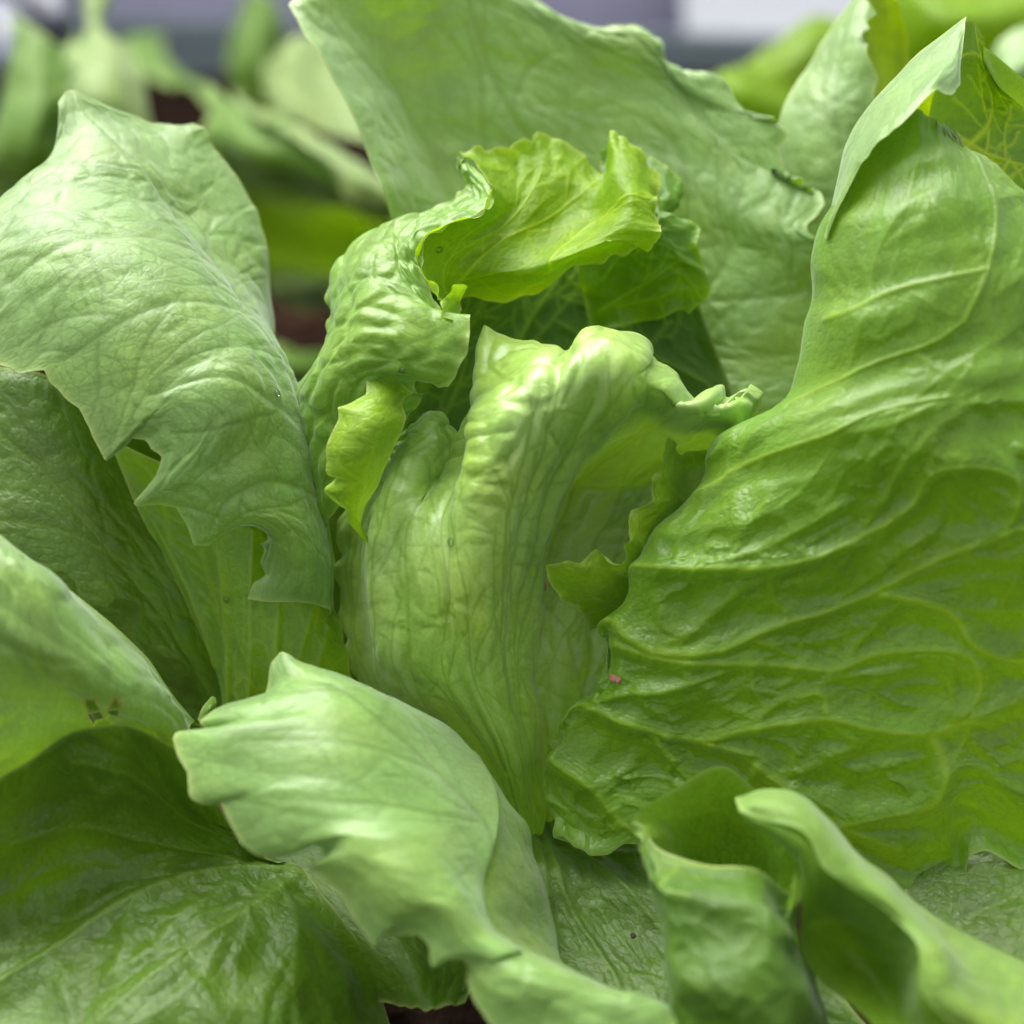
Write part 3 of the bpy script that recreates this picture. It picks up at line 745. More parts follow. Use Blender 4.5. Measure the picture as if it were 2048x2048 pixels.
# narrower pale leaf further right at the back
leaf(lettuce, [
 [(1540,560,7.2),(1600,550,6.4),(1680,540,6.0),(1760,520,6.0)],
 [(1552,360,7.4),(1615,360,6.4),(1690,360,5.9),(1770,340,5.8)],
 [(1566,220,7.6),(1625,230,6.6),(1690,240,6.0),(1755,240,5.9)],
 [(1612,130,7.8),(1655,145,6.9),(1700,150,6.3),(1742,140,6.1)],
 [(1660,55,8.0),(1685,65,7.2),(1705,70,6.7),(1724,70,6.4)],
 [(1708,-10,8.2),(1722,-5,7.6),(1735,5,7.2),(1747,20,7.0)],
 ], M_PALE, res=.85, seed=44, sec=10, sec_len=30, puff=.8, cellpuff=.35, ruffle=1.0, side=1, main_w=.8, teeth=('v1',), tooth=14,
 mains=[[(1680,520),(1690,350),(1670,200),(1690,60)]])
leaf(lettuce, [
 [(1722,-10,8.4),(1750,-20,8.6),(1785,-10,8.4),(1800,10,8.2)],
 [(1722,70,7.4),(1750,75,8.2),(1790,80,8.6),(1812,90,8.4)],
 [(1735,150,7.0),(1760,160,8.0),(1795,170,8.6),(1815,180,8.6)],
 [(1745,260,7.2),(1770,270,8.0),(1800,280,8.6),(1825,290,8.8)],
 [(1750,380,7.6),(1780,390,8.4),(1810,400,9),(1830,410,9)],
 ], M_LIME, res=.8, seed=45, sec=10, sec_len=22, puff=.6, cellpuff=.3, side=-1, ruffle=1.0)

# big folded leaf on the left, outside face
L11 = [
 [(655,1240,1.6),(668,1222,.5),(640,1215,0),(590,1206,-.3),(540,1204,-.3),(492,1197,0)],
 [(655,1150,1.8),(668,1130,.4),(640,1125,-.4),(600,1115,-.8),(560,1110,-.7),(525,1115,-.4)],
 [(625,1020,2.2),(644,1005,.5),(610,1005,-.7),(550,1010,-1.5),(480,1030,-1.8),(420,1070,-1.7)],
 [(600,890,2.8),(618,868,.7),(575,865,-.7),(500,880,-1.8),(400,930,-2.3),(290,985,-2.2)],
 [(556,745,3.4),(565,715,1.0),(515,705,-.6),(430,720,-1.8),(320,790,-2.4),(200,890,-2.2)],
 [(541,620,3.8),(495,595,1.4),(440,580,-.2),(340,590,-1.5),(220,660,-2.2),(90,745,-2.0)],
 [(532,500,4.2),(440,520,1.8),(370,490,.4),(260,480,-.8),(130,530,-1.6),(-30,700,-1.6)],
 [(500,395,4.6),(390,440,2.4),(310,405,1.2),(190,400,.2),(60,430,-.5),(-90,560,-.8)],
 [(440,300,4.8),(340,350,3.0),(265,325,2.2),(175,330,1.5),(80,360,1.1),(-20,420,.9)],
 [(385,246,4.8),(290,265,3.7),(235,258,3.2),(185,258,2.8),(135,280,2.5),(100,315,2.3)],
 [(260,228,4.2),(200,205,3.6),(170,190,3.4),(145,178,3.3),(130,185,3.2),(124,207,3.1)],
]
leaf(lettuce, L11, M_PALE, res=.3, net=1, seed=51, dz=.7, lw=(1, .95, .85, .7), sec=10, sec_len=60, ang=55, cell=(9,7), puff=.4, cellpuff=.4, vein_h=.3, pr=1.6, warp=1.8, warp_s=28, ruffle=1.0, ruffle_s=16, side=1, main_w=.9,
 mains=[([(668,1200),(664,1090),(640,1000),(612,868),(560,715),(490,598),(430,520),(350,420),(270,330),(190,250)],1.2),
        [(600,850),(520,790),(420,760),(300,790)],[(520,640),(400,600),(250,640),(130,720)],[(440,530),(300,470),(150,480),(20,560)],[(640,1000),(560,960),(470,990),(420,1060)]],
 margins={'v1:0.35': [(492,1197),(505,1165),(528,1150),(516,1128),(522,1105),(515,1088),(540,1078),(517,1062),(460,1060),(439,1072),(418,1091),(387,1089),(373,1047),(352,1014),(315,1004),(269,1008),(300,975),(315,956),(325,915),(290,880),(261,876),(244,871),(222,890),(213,927),(203,907),(182,869),(170,836),(161,816),(137,799),(104,766),(91,741),(41,745),(0,729),(-60,690)],
          'v0:0.25': [(530,497),(513,418),(476,360),(450,315),(422,285),(410,253),(385,244),(364,253),(298,244),(260,228)]})
# the lower stalk half of the same leaf
leaf(lettuce, [
 [(450,1440,2.2),(470,1445,1.7),(500,1450,1.5),(530,1450,1.5),(570,1450,1.6),(630,1450,1.8),(700,1445,2.4)],
 [(425,1335,2.4),(455,1335,1.7),(485,1335,1.2),(520,1335,1.1),(560,1335,1.2),(630,1335,1.5),(705,1340,2.1)],
 [(360,1180,2.4),(425,1190,1.9),(465,1195,1.1),(505,1195,1.0),(550,1195,1.2),(620,1215,1.5),(690,1260,2.0)],
 [(280,1030,2.2),(380,1060,1.9),(445,1060,1.1),(490,1060,.9),(540,1060,1.1),(610,1080,1.4),(670,1120,1.8)],
 [(215,875,2.0),(340,930,1.6),(430,950,1.0),(480,950,.8),(530,950,1.0),(600,960,1.2),(650,990,1.6)],
 ], M_GREEN, res=.6, seed=53, sec=12, sec_len=24, ang=30, cell=(7,4), puff=.6, cellpuff=.3, vein_h=.9, warp=.8, ruffle=.5, side=-1, main_w=1.0,
 mains=[([(460,1420),(455,1300),(445,1150),(440,1000)],1.3),([(545,1430),(550,1300),(560,1150),(570,1000)],1.1),([(500,1430),(500,1250),(505,1060)],.7),([(620,1430),(640,1320),(660,1250)],.6),([(590,1430),(600,1320),(630,1180)],.6),([(430,1330),(390,1210),(310,1050)],1.2)],
 margins={'v1:0.2': [(715,1410),(700,1345),(698,1300),(688,1285),(690,1270),(668,1215),(670,1120)]})

# dark leaf at the left
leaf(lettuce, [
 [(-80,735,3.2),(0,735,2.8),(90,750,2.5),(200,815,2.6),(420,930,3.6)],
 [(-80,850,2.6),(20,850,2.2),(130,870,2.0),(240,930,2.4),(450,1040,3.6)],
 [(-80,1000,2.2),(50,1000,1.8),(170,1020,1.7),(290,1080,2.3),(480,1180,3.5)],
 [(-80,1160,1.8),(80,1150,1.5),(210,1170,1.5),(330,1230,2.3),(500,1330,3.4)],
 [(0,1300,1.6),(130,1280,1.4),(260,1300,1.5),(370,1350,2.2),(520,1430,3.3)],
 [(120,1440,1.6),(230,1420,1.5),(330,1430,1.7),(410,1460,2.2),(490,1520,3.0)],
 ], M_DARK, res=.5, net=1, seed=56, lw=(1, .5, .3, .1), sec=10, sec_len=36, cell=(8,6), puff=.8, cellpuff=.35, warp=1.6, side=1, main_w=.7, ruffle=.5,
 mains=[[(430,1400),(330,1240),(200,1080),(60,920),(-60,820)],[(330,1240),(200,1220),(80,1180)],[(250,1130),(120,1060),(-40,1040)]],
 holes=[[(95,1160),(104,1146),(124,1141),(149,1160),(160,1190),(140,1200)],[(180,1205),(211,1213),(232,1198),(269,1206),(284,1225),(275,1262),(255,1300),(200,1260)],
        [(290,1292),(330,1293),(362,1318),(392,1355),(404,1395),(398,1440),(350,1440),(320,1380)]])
# leaf under the holes, dark
leaf(lettuce, [
 [(60,1100,4.5),(200,1120,4.5),(330,1200,4.8)],
 [(100,1280,4),(250,1290,4),(400,1340,4.4)],
 [(200,1460,3.6),(320,1460,3.6),(470,1480,4)],
 ], M_DARK, res=1.0, seed=57, sec=10, sec_len=20, puff=.8, side=1)
# small leaflet
leaf(lettuce, [
 [(395,1440,-.2),(410,1445,-.3),(430,1430,-.2)],
 [(405,1415,-.2),(420,1415,-.4),(433,1408,-.2)],
 [(422,1394,.0),(427,1393,0),(431,1395,0)],
 ], M_GREEN, res=.4, seed=58, far=True, puff=.1, warp=.2, ruffle=.1)

# pale leaf at the left edge
leaf(lettuce, [
 [(-80,1010,-3.2),(-20,1060,-3.4),(60,1118,-3.2),(166,1192,-2.6),(260,1272,-2.0),(335,1350,-1.4),(395,1440,-.6)],
 [(-80,1100,-4.2),(0,1140,-4.5),(80,1190,-4.4),(170,1250,-3.8),(255,1320,-3.0),(320,1380,-2.2),(380,1460,-1.2)],
 [(-80,1240,-4.6),(10,1280,-4.8),(90,1320,-4.6),(175,1350,-4.0),(250,1390,-3.2),(310,1430,-2.4),(365,1490,-1.4)],
 [(-80,1400,-3.9),(20,1415,-3.8),(100,1420,-3.5),(180,1428,-3.0),(245,1446,-2.4),(300,1470,-1.8),(350,1512,-1.0)],
 [(-80,1590,-2.6),(20,1580,-2.4),(110,1550,-2.0),(185,1536,-1.6),(245,1536,-1.0),(290,1540,-.6),(340,1560,-.2)],
 ], M_PALE, res=.5, brown=True, seed=61, sec=13, sec_len=40, puff=1.2, cellpuff=.8, cell=(13,10), lw=(.6,.3,.2,.1), warp=3.0, warp_s=20, side=1, main_w=.7, ruffle=.4,
 mains=[[(380,1470),(250,1380),(120,1290),(-40,1180)],[(300,1440),(150,1400),(-40,1380)]],
 holes=[[(172,1392),(188,1388),(200,1410),(208,1425),(205,1440),(182,1446),(176,1425)],[(222,1400),(230,1388),(238,1400),(236,1418),(222,1424),(216,1418)]])

# dark leaf at the lower left with a light midrib
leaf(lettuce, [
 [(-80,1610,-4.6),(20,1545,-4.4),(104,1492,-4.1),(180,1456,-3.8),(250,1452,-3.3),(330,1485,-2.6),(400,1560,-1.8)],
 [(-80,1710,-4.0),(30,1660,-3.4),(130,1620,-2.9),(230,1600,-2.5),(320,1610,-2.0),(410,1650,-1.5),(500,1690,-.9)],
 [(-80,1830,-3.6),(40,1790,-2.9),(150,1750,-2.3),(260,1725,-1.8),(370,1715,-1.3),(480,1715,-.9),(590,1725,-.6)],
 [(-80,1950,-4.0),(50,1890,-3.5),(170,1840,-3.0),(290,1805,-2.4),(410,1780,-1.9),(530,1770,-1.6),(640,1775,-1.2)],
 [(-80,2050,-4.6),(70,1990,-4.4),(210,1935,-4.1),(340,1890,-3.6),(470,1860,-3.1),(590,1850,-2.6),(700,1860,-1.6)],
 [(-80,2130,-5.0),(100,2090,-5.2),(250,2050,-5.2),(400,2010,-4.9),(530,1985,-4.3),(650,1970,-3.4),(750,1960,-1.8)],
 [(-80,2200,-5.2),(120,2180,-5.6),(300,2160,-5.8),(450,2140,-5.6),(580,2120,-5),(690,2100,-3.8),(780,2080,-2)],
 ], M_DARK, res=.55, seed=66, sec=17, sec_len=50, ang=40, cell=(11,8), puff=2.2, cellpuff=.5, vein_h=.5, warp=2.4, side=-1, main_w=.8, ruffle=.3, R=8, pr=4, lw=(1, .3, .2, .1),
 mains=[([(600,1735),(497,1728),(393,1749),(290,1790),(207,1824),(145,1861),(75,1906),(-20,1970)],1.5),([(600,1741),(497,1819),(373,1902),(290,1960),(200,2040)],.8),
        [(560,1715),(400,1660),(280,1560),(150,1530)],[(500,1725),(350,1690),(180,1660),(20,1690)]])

# pale leaf in front
leaf(lettuce, [
 [(548,1310,-2.4),(556,1306,-2.4),(566,1312,-2.5),(580,1322,-2.5),(598,1332,-2.4),(620,1342,-2.2)],
 [(440,1430,-3.4),(520,1410,-4.0),(600,1395,-4.1),(680,1385,-3.8),(755,1385,-3.0),(855,1426,-1.6)],
 [(360,1500,-4.4),(460,1490,-5.0),(570,1480,-5.2),(690,1475,-5.0),(820,1490,-3.9),(966,1528,-1.8)],
 [(430,1610,-5.2),(530,1590,-5.8),(640,1585,-6),(760,1585,-5.7),(890,1605,-4.8),(1000,1622,-3.1)],
 [(600,1730,-6),(670,1705,-6.5),(740,1695,-6.7),(820,1690,-6.5),(900,1695,-5.8),(985,1702,-4.5)],
 [(745,1890,-6.6),(800,1830,-7),(845,1800,-7.1),(890,1790,-6.9),(932,1785,-6.5),(975,1783,-5.7)],
 [(880,1940,-7),(908,1915,-7.1),(932,1895,-7.1),(952,1880,-7.0),(970,1868,-6.7),(992,1860,-6.1)],
 [(935,1970,-7.1),(960,1945,-7.2),(985,1930,-7.2),(1008,1920,-7.1),(1032,1912,-6.8),(1055,1910,-6.2)],
 ], M_PALE, res=.5, norim=('v1', 'u1'), seed=71, sec=11, sec_len=40, ang=50, cell=(8,6), puff=.4, cellpuff=.2, warp=2.0, side=1, main_w=.7, ruffle=.8,
 mains=[([(1080,1880),(1000,1700),(900,1560),(760,1440),(620,1360)],1.0),[(960,1640),(760,1600),(560,1600)],[(880,1540),(680,1480),(480,1480)]],
 margins={'v0:0.35': [(556,1302),(540,1325),(534,1389),(497,1401),(435,1422),(397,1447),(439,1470),(393,1474),(356,1461),(346,1476),(360,1517),(381,1546),(385,1592),(406,1604),(439,1600),(451,1621),(484,1683),(513,1708),(546,1720),(580,1703),(621,1691),(646,1699),(638,1724),(596,1732),(629,1749),(671,1782),(696,1828),(725,1877),(745,1906),(777,1881),(835,1869),(859,1892),(863,1935),(893,1919),(932,1923),(950,1945)]})
# its far flank, turned down into the shade
leaf(lettuce, [
 [(935,1495,-1.5),(955,1508,-1.3),(970,1526,-1.1)],
 [(960,1588,-2.8),(992,1594,-2.0),(1018,1600,-1.4)],
 [(970,1640,-3.6),(1018,1642,-2.3),(1058,1650,-1.4)],
 [(962,1700,-4.6),(1030,1705,-2.8),(1074,1715,-1.6)],
 [(950,1782,-5.6),(1040,1785,-3.4),(1092,1792,-1.8)],
 [(966,1858,-6.2),(1052,1860,-3.8),(1110,1862,-2.2)],
 [(1030,1908,-6.1),(1088,1915,-4.4),(1118,1922,-3)],
 [(1120,1955,-6.2),(1132,1950,-5),(1145,1945,-3.6)],
 ], M_PALE3, res=.7, norim=('v0', 'v1', 'u0', 'u1'), seed=72, sec=11, sec_len=24, puff=.6, cellpuff=.3, warp=1.2, warp_s=16, side=1, ruffle=.4)
# its lower lobe running out of the frame
leaf(lettuce, [
 [(850,1850,-6.0),(885,1830,-6.2),(905,1815,-6.0),(920,1812,-5.4),(935,1812,-4.6)],
 [(900,1895,-6.8),(925,1870,-6.9),(942,1856,-6.8),(955,1848,-6.2),(972,1850,-5.0)],
 [(935,1930,-7.3),(950,1905,-7.4),(958,1892,-7.2),(968,1882,-6.6),(982,1884,-5.2)],
 [(934,1962,-7.4),(980,1945,-7.7),(1018,1930,-7.6),(1050,1918,-7.0),(1070,1918,-5.6)],
 [(952,2010,-7.6),(1020,1985,-7.9),(1070,1965,-7.9),(1118,1950,-7.3),(1145,1950,-5.6)],
 [(1000,2070,-7.8),(1080,2030,-8.0),(1140,2005,-8.0),(1203,1981,-7.4),(1240,1985,-5.6)],
 [(1080,2140,-8),(1160,2090,-8.2),(1220,2050,-8.1),(1285,1990,-7.5),(1320,2010,-5.6)],
 [(1180,2200,-8),(1260,2150,-8.2),(1310,2100,-8.1),(1365,2040,-7.5),(1390,2070,-5.6)],
 ], M_PALE, res=.6, norim=('u0', 'v1'), seed=73, dz=.45, sec=11, sec_len=30, puff=.6, cellpuff=.3, warp=1.4, side=1, main_w=.6, ruffle=.8,
 mains=[[(960,1930),(1100,1990),(1250,2050),(1330,2120)]])

# dark leaf low in the middle
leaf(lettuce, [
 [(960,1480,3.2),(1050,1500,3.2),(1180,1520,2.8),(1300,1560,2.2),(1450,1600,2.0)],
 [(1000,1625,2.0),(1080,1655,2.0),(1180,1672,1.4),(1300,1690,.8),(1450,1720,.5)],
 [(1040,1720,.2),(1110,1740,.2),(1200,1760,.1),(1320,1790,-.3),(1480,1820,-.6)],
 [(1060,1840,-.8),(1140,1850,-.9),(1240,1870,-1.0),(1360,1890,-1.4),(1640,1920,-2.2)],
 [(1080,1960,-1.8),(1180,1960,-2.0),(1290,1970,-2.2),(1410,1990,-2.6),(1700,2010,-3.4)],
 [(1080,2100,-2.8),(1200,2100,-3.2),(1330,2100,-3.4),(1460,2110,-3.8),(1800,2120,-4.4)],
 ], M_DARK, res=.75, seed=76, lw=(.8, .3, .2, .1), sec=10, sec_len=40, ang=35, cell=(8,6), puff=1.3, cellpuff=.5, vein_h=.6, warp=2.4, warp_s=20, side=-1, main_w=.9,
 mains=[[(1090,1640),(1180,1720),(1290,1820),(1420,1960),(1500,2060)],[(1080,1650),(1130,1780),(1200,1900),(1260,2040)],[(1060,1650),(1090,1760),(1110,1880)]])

# curled leaf at the lower right: rolled end
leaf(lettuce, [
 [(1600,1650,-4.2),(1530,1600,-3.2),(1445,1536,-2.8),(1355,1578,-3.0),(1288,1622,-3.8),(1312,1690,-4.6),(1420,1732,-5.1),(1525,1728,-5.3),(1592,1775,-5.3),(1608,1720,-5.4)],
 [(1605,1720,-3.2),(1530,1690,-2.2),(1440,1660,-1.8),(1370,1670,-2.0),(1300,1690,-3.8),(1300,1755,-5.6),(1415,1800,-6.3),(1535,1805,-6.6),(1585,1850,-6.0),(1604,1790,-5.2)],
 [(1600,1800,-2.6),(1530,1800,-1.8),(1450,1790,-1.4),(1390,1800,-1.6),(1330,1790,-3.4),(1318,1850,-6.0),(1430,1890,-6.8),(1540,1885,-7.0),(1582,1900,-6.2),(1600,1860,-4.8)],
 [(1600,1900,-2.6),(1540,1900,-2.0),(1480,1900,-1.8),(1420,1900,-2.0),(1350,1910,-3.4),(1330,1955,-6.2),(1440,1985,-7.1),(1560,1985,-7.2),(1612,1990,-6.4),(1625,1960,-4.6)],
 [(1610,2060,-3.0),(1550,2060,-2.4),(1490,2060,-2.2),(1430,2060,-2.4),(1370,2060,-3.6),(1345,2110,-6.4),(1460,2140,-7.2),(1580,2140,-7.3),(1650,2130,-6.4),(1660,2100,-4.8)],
 ], M_CUP_SHADED, res=.75, norim=('v0', 'v1', 'u1'), seed=81, dz=-.8, sec=11, sec_len=24, puff=.9, cellpuff=.5, vein_h=.4, warp=3.0, warp_s=17, side=1, ruffle=1.4, main_w=.6,
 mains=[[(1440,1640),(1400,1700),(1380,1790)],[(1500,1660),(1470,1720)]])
# its broad blade: pale outer turn, then the shaded inner fold
BL = [
 [(1470,1588,-4.2),(1474,1605,-4.9),(1480,1625,-5.2),(1490,1645,-5.2),(1500,1655,-4.9)],
 [(1530,1578,-4.0),(1535,1610,-5.2),(1545,1645,-5.6),(1556,1676,-5.5),(1565,1690,-5.0)],
 [(1600,1596,-4.0),(1605,1635,-5.4),(1605,1675,-5.9),(1604,1710,-5.8),(1603,1760,-5.2)],
 [(1660,1645,-4.0),(1665,1690,-5.7),(1645,1735,-6.2),(1625,1800,-5.4),(1598,1885,-5.2)],
 [(1725,1715,-4.0),(1740,1765,-6.0),(1705,1775,-6.3),(1680,1870,-4.6),(1640,1960,-5.0)],
 [(1790,1772,-4.1),(1815,1825,-6.3),(1785,1830,-6.5),(1745,1930,-4.6),(1700,2010,-5.2)],
 [(1869,1832,-4.3),(1870,1900,-6.8),(1832,1900,-6.9),(1790,1990,-5.2),(1750,2060,-5.8)],
 [(1952,1877,-4.6),(1910,1980,-7.2),(1846,1990,-7.2),(1820,2060,-6.2),(1780,2120,-6.4)],
 [(2048,1927,-5),(1990,2040,-7.5),(1930,2070,-7.6),(1890,2130,-7.2),(1850,2180,-7.0)],
 [(2140,1970,-5.2),(2100,2080,-7.6),(2050,2130,-7.8),(2000,2180,-7.6),(1950,2230,-7.4)],
]
leaf(lettuce, [r[:3] for r in BL], M_PALE3, res=.6, norim=('v0', 'v1', 'u1'), seed=83, dz=-.8, sec=11, sec_len=36, puff=.7, cellpuff=.3, warp=2.0, warp_s=20, side=1, ruffle=1.2, main_w=.7,
 mains=[[(1560,1640),(1680,1730),(1840,1860),(1960,2010)]])
leaf(lettuce, [r[2:] for r in BL], M_ROLL, res=.75, norim=('v0', 'v1', 'u1'), seed=84, dz=-.8, sec=11, sec_len=36, puff=.7, cellpuff=.3, warp=1.0, side=1, ruffle=.2, main_w=.6,
 mains=[[(1620,1850),(1700,1850),(1790,1900)]])
# leaf low at the right edge
leaf(lettuce, [
 [(1780,1640,.2),(1900,1640,0),(2000,1630,-.2),(2130,1620,-.4)],
 [(1800,1740,-.8),(1900,1730,-1.0),(2000,1720,-1.2),(2130,1700,-1.4)],
 [(1820,1820,-1.6),(1920,1810,-1.9),(2020,1800,-2.1),(2130,1790,-2.3)],
 [(1840,1920,-2.6),(1940,1910,-2.9),(2040,1900,-3.1),(2130,1890,-3.3)],
 [(1880,2020,-3.4),(1960,2010,-3.6),(2050,2000,-3.8),(2130,1990,-4)],
 ], M_DARK, res=.75, seed=86, sec=8, sec_len=26, puff=1.2, cellpuff=.5, side=1, main_w=.6,
 mains=[[(1860,1900),(1950,1830),(2060,1780)]])
# dark filler leaves deeper in the plant; the first stands in for gap shade
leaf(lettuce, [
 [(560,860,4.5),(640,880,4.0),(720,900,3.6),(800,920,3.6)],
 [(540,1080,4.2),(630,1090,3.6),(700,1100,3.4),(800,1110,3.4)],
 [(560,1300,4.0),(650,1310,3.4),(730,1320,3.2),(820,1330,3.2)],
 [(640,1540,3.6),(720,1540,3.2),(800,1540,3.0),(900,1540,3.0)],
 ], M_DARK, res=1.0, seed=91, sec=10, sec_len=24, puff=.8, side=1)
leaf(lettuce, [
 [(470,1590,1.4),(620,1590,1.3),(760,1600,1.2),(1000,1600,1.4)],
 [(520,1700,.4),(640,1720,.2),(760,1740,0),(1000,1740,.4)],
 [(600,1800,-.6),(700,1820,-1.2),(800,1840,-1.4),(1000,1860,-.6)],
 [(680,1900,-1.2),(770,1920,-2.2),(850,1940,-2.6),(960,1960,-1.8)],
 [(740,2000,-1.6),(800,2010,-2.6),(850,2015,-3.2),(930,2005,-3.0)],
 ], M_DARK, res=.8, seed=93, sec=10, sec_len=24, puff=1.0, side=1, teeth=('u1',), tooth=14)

# ------------------------------------------------------------------ plants behind, out of focus
def plant(x, y, d, label, cat="lettuce"):
    p = pt(x, y, d); p[2] = 0.0
    o = empty("cabbage" if cat == "cabbage" else "lettuce", p)
    return tag(o, label, cat, "blurred plants in the bed behind")
FAR = dict(res=2.2, far=True, puff=1.0, cellpuff=.6, warp=7, warp_s=45, ruffle=5, ruffle_s=26)
p1 = plant(560, 520, 44, "blurred lettuce behind the gap left of the puckered heart leaf")
leaf(p1, [[(420,180,44),(470,200,42),(560,250,38),(680,320,36),(790,400,36)],
          [(430,260,40),(500,290,36),(590,320,34),(690,380,33),(800,430,34)],
          [(440,360,40),(520,400,40),(620,430,40),(720,450,40),(820,480,40)],
          [(450,470,42),(540,500,42),(640,520,42),(740,540,42),(840,560,42)],
          [(500,560,45),(580,580,45),(660,600,45),(760,620,45),(850,640,45)]], M_FAR, seed=101, **FAR)
leaf(p1, [[(470,195,41),(520,215,38),(600,260,35),(700,310,34),(790,390,34)],
          [(480,225,38),(540,245,34),(620,290,32),(720,350,31),(800,410,32)],
          [(500,240,38),(560,270,34),(640,330,32),(700,400,31),(800,420,32)]], M_PALE2, seed=102, **FAR)
leaf(p1, [[(540,120,52),(600,85,54),(680,90,54),(760,120,54)],
          [(530,180,50),(590,170,50),(670,190,50),(760,230,50)],
          [(560,240,49),(620,250,48),(700,280,48),(780,330,48)]], M_PALE2, seed=103, **FAR)
leaf(p1, [[(560,545,44),(610,535,42),(660,540,41),(720,560,42)],
          [(555,570,43),(610,575,40),(670,580,39),(730,590,40)],
          [(570,600,44),(620,605,43),(680,610,43),(740,620,43)]], M_PALE2, seed=104, **FAR)
leaf(p1, [[(390,300,50),(430,270,48),(490,260,47),(550,280,48)],
          [(400,380,48),(450,350,45),(510,340,44),(570,360,46)],
          [(420,470,48),(470,450,46),(530,440,46),(590,460,47)],
          [(450,580,50),(500,570,50),(560,560,50),(610,570,50)]], M_FAR, seed=105, **FAR)
leaf(p1, [[(540,700,38),(570,690,37),(610,695,37),(650,710,38)],
          [(535,740,37),(570,735,35),(615,740,35),(660,750,37)],
          [(545,790,38),(580,790,37),(620,795,37),(660,800,38)]], M_FAR, seed=106, **FAR)
p2 = plant(420, 240, 85, "blurred lettuce leaves in front of the grey board at the back left")
leaf(p2, [[(480,0,88),(510,-20,88),(545,0,88),(560,40,88)],
          [(470,90,86),(505,80,84),(540,90,84),(570,110,86)],
          [(470,200,84),(500,200,83),(530,210,83),(560,220,84)]], M_FAR, seed=111, **FAR)
leaf(p2, [[(215,110,72),(240,80,74),(280,65,76),(320,80,76)],
          [(230,140,70),(270,115,70),(310,110,70),(350,130,70)],
          [(300,150,66),(340,145,66),(370,160,66),(400,180,66)],
          [(380,190,58),(410,190,58),(440,205,58),(460,230,58)],
          [(440,240,50),(460,250,50),(480,270,50),(490,290,50)]], M_FAR, seed=112, **FAR)
p3 = plant(150, 420, 40, "blurred lettuce with a pale upright stalk behind the big folded leaf")
leaf(p3, [[(165,-20,46),(185,-25,45),(205,-25,45),(222,-20,46)],
          [(160,60,44),(178,60,43),(198,60,43),(212,60,44)],
          [(145,120,41),(175,115,39),(215,115,39),(250,120,41)],
          [(140,200,38),(180,190,36),(230,190,36),(290,210,38)],
          [(140,300,38),(190,290,36),(250,290,36),(312,300,38)],
          [(150,420,40),(200,410,38),(260,410,38),(320,420,40)]], M_PALE2, seed=121, **FAR)
leaf(p3, [[(40,40,42),(80,60,40),(130,90,41),(160,60,43)],
          [(20,170,40),(70,190,36),(120,200,37),(160,190,40)],
          [(-40,300,40),(30,310,36),(90,320,36),(150,320,39)],
          [(-60,440,42),(20,450,40),(90,450,40),(150,440,42)]], M_FAR, seed=122, **FAR)
p4 = plant(10, 260, 55, "blue grey blurred cabbage leaves in the upper left corner", "cabbage")
leaf(p4, [[(-70,-10,52),(-20,0,48),(20,20,47),(50,60,48)],
          [(-70,70,50),(-20,80,46),(30,90,45),(68,110,47)],
          [(-70,150,50),(-20,150,47),(20,150,46),(60,150,48)],
          [(-60,250,54),(-20,240,54),(20,230,54),(50,220,54)]], M_GLAUC, seed=131, **FAR)
leaf(p4, [[(40,-40,62),(80,-50,60),(130,-40,60),(165,-10,62)],
          [(50,10,60),(90,15,57),(130,20,57),(160,30,60)],
          [(60,60,60),(95,62,58),(125,62,58),(150,60,60)],
          [(60,140,64),(90,140,64),(120,140,64),(140,140,64)]], M_GLAUC, seed=132, **FAR)
p5 = plant(1520, 420, 40, "blurred yellow green lettuce beside the white panel")
leaf(p5, [[(1650,30,46),(1680,40,45),(1700,70,45),(1720,120,46)],
          [(1560,80,44),(1590,110,42),(1620,150,42),(1660,200,43)],
          [(1490,120,42),(1520,150,40),(1560,190,40),(1610,240,41)],
          [(1430,150,40),(1460,180,38),(1500,220,38),(1560,280,40)],
          [(1390,190,42),(1420,230,42),(1460,290,42),(1520,350,42)]], M_LIME, seed=141, **FAR)
p6 = plant(1950, 300, 35, "blurred green lettuce in the upper right corner")
leaf(p6, [[(1780,-60,40),(1860,-70,38),(1960,-70,38),(2110,-60,40)],
          [(1790,20,38),(1870,20,34),(1970,20,34),(2110,20,36)],
          [(1800,100,38),(1880,110,35),(1980,120,35),(2110,120,37)],
          [(1820,220,42),(1900,230,40),(2000,230,40),(2110,230,40)],
          [(1840,360,44),(1920,360,44),(2000,360,44),(2110,360,44)]], M_LIME, seed=151, **FAR)
leaf(p6, [[(1990,110,27),(2010,80,27),(2050,50,27),(2100,40,27)],
          [(1990,160,26),(2020,150,25),(2060,130,25),(2110,120,25)],
          [(2000,220,26),(2030,220,26),(2070,220,26),(2110,220,26)]], M_PALE, seed=152, **FAR)

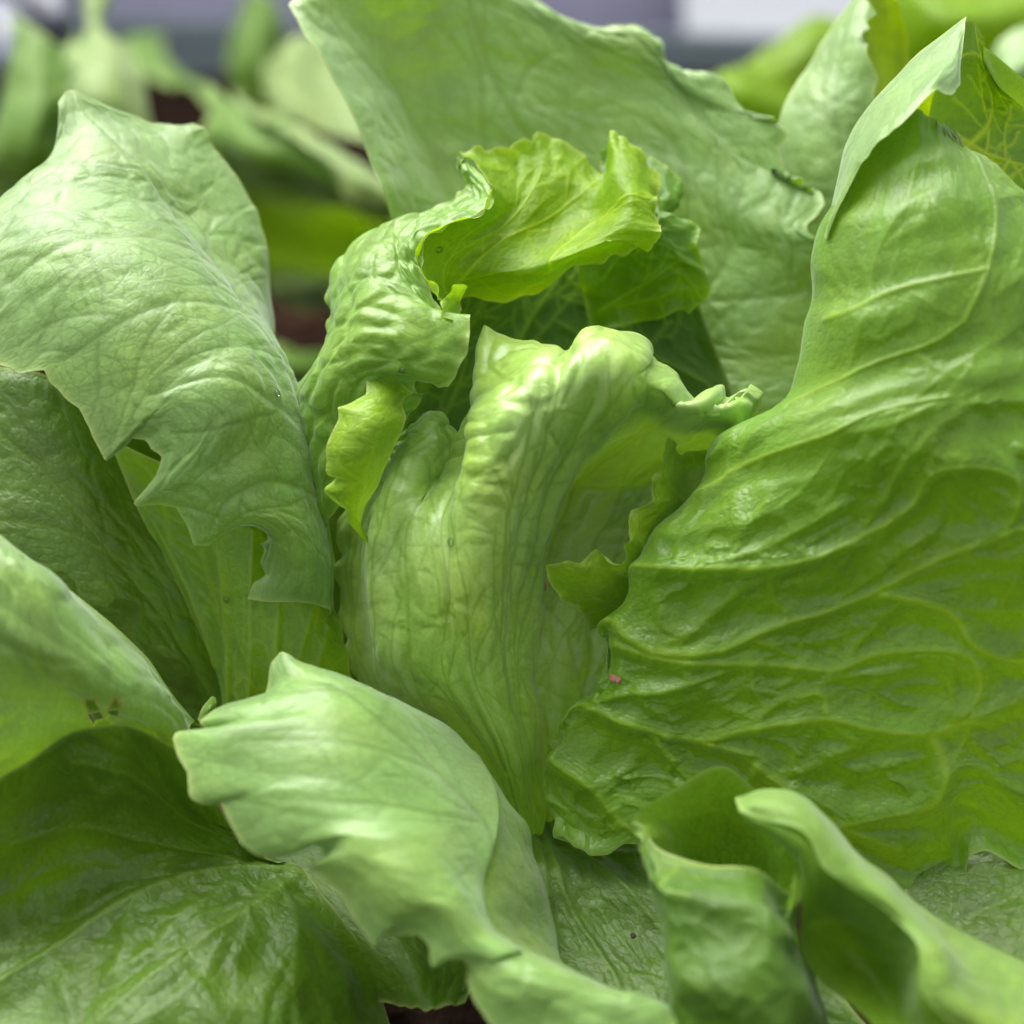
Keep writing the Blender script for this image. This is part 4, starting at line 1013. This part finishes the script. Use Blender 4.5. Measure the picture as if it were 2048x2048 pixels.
# ------------------------------------------------------------------ board, wall and white panel at the back
def plain(name, col, rough=.7, scale=12, amt=.25):
    m, nt, nd, lk = nodes_of(name)
    out = nd.new("ShaderNodeOutputMaterial"); b = nd.new("ShaderNodeBsdfPrincipled")
    t = nd.new("ShaderNodeTexCoord"); ns = nd.new("ShaderNodeTexNoise"); ns.inputs["Scale"].default_value = scale; ns.inputs["Detail"].default_value = 6
    lk.new(t.outputs["Object"], ns.inputs["Vector"])
    cr = nd.new("ShaderNodeValToRGB")
    cr.color_ramp.elements[0].color = (*[c * (1 - amt) for c in col], 1); cr.color_ramp.elements[1].color = (*[min(1, c * (1 + amt)) for c in col], 1)
    lk.new(ns.outputs["Fac"], cr.inputs[0]); lk.new(cr.outputs[0], b.inputs["Base Color"]); b.inputs["Roughness"].default_value = rough
    bp = nd.new("ShaderNodeBump"); bp.inputs["Distance"].default_value = .002; lk.new(ns.outputs["Fac"], bp.inputs["Height"]); lk.new(bp.outputs[0], b.inputs["Normal"])
    lk.new(b.outputs[0], out.inputs["Surface"])
    return m
def box(name, c, size, mat, rz=0, bev=.004, parent=None):
    import bmesh
    bm = bmesh.new(); bmesh.ops.create_cube(bm, size=1)
    for v in bm.verts: v.co = Vector((v.co.x * size[0], v.co.y * size[1], v.co.z * size[2]))
    bmesh.ops.bevel(bm, geom=bm.edges[:], offset=bev, segments=2, affect='EDGES')
    me = bpy.data.meshes.new(name); bm.to_mesh(me); bm.free(); me.materials.append(mat)
    o = bpy.data.objects.new(name, me); COL.objects.link(o); o.location = c; o.rotation_euler.z = rz
    if parent is not None: o.parent = parent
    return o
b = box("edging_board", (0, 1.36, -.012), (4.0, .04, .074), plain("grey_board", (.21, .26, .27)))
b.rotation_euler.y = .028
tag(b, "grey edging board lying behind the plants", "board")
w = box("wall", (0, 1.60, .6), (6.0, .1, 1.24), plain("lavender_wall", (.58, .55, .74)))
tag(w, "lavender painted wall at the back", "wall")
pw = box("white_panel", (.30, 1.46, .055), (.25, .01, .14), plain("white_panel", (.86, .88, .9), .4, 5, .03))
pw.rotation_euler.x = -.75
tag(pw, "plain white panel standing behind the grey board", "panel")
sh = box("lit_soil_block", pt(595, 665, 50) * np.array([1, 1, 0]) + np.array([0, 0, .012]), (.03, .022, .016), plain("lit_soil", (.2, .09, .055), .8, 60), rz=.3, bev=.006)  # added block, its reddish colour stands in for soil in the light
tag(sh, "reddish brown block added for the lit soil behind the lettuce", "block")

# ------------------------------------------------------------------ small things lying on the leaves
def on_leaf(seed, x, y):
    G, W, N = GRID[seed]
    q = (G[..., 0] - x) ** 2 + (G[..., 1] - y) ** 2 + (G[..., 2] - G[..., 2].min()) ** 2 * 4
    i = np.unravel_index(np.argmin(q), q.shape)
    return Vector(W[i]), Vector(N[i])
def blob(name, seed, x, y, size, mat, rs):
    import bmesh
    p, nrm = on_leaf(seed, x, y)
    bm = bmesh.new(); bmesh.ops.create_icosphere(bm, subdivisions=3, radius=1)
    r = random.Random(rs); k = [r.uniform(-.25, .25) for _ in range(6)]
    for v in bm.verts:
        c = v.co; f = 1 + k[0] * math.sin(3 * c.x + k[1] * 9) * (1 if name != "water_drop" else .2) + k[2] * math.sin(4 * c.y + k[3] * 9) * (1 if name != "water_drop" else .2)
        v.co = Vector((c.x * size[0] * f, c.y * size[1] * f, c.z * size[2]))
    for f in bm.faces: f.smooth = True
    me = bpy.data.meshes.new(name); bm.to_mesh(me); bm.free(); me.materials.append(mat)
    o = bpy.data.objects.new(name, me); COL.objects.link(o)
    o.location = p + nrm * (size[2] * .35); o.rotation_euler = nrm.to_track_quat('Z', 'Y').to_euler()
    return o
M_PINK = plain("dried_petal", (.42, .16, .13), .8, 300)
tag(blob("petal_fragment", 31, 1226, 1358, (.0016, .0009, .0005), M_PINK, 1), "pinkish dried petal crumb on the large right leaf", "petal")
tag(blob("petal_fragment", 3, 1067, 1170, (.0006, .0012, .0004), M_PINK, 2), "small brown red petal crumb on the heart leaf", "petal")
tag(blob("grit", 31, 1170, 1364, (.0006, .0006, .0005), plain("grit", (.5, .42, .3), .8, 300), 3), "tiny pale grit grain at the edge of the right leaf", "grit")
tag(blob("grit", 76, 1268, 1868, (.0009, .0006, .0005), plain("soil_crumb", (.05, .035, .02), .9, 300), 4), "dark soil crumb on the low middle leaf", "soil crumb")
mw, nt, nd, lk = nodes_of("water")
wo = nd.new("ShaderNodeOutputMaterial"); wt = nd.new("ShaderNodeBsdfTransparent"); wg = nd.new("ShaderNodeBsdfGlossy"); wm = nd.new("ShaderNodeMixShader")
wt.inputs[0].default_value = (.93, .97, .93, 1); wg.inputs["Roughness"].default_value = .03
lw_ = nd.new("ShaderNodeFresnel"); lw_.inputs["IOR"].default_value = 1.5
lk.new(lw_.outputs[0], wm.inputs[0]); lk.new(wt.outputs[0], wm.inputs[1]); lk.new(wg.outputs[0], wm.inputs[2]); lk.new(wm.outputs[0], wo.inputs["Surface"])
for k, (sd_, x, y, r, lab) in enumerate([(8, 806, 738, .0009, "clear water drop on the puckered leaf above the lime leaf"), (51, 548, 790, .0010, "clear water drop near the ridge of the big folded left leaf"),
                                     (3, 905, 1085, .0010, "clear water drop in the middle of the heart leaf"), (53, 452, 1200, .0009, "clear water drop on the stalk of the folded left leaf"),
                                     (12, 885, 500, .0010, "clear water drop inside the bright hood leaf")]):
    tag(blob("water_drop", sd_, x, y, (r, r * .9, r * .6), mw, 10 + k), lab, "water drop", "water drops on the lettuce leaves")
print("TRIANGLES", TRI[0])
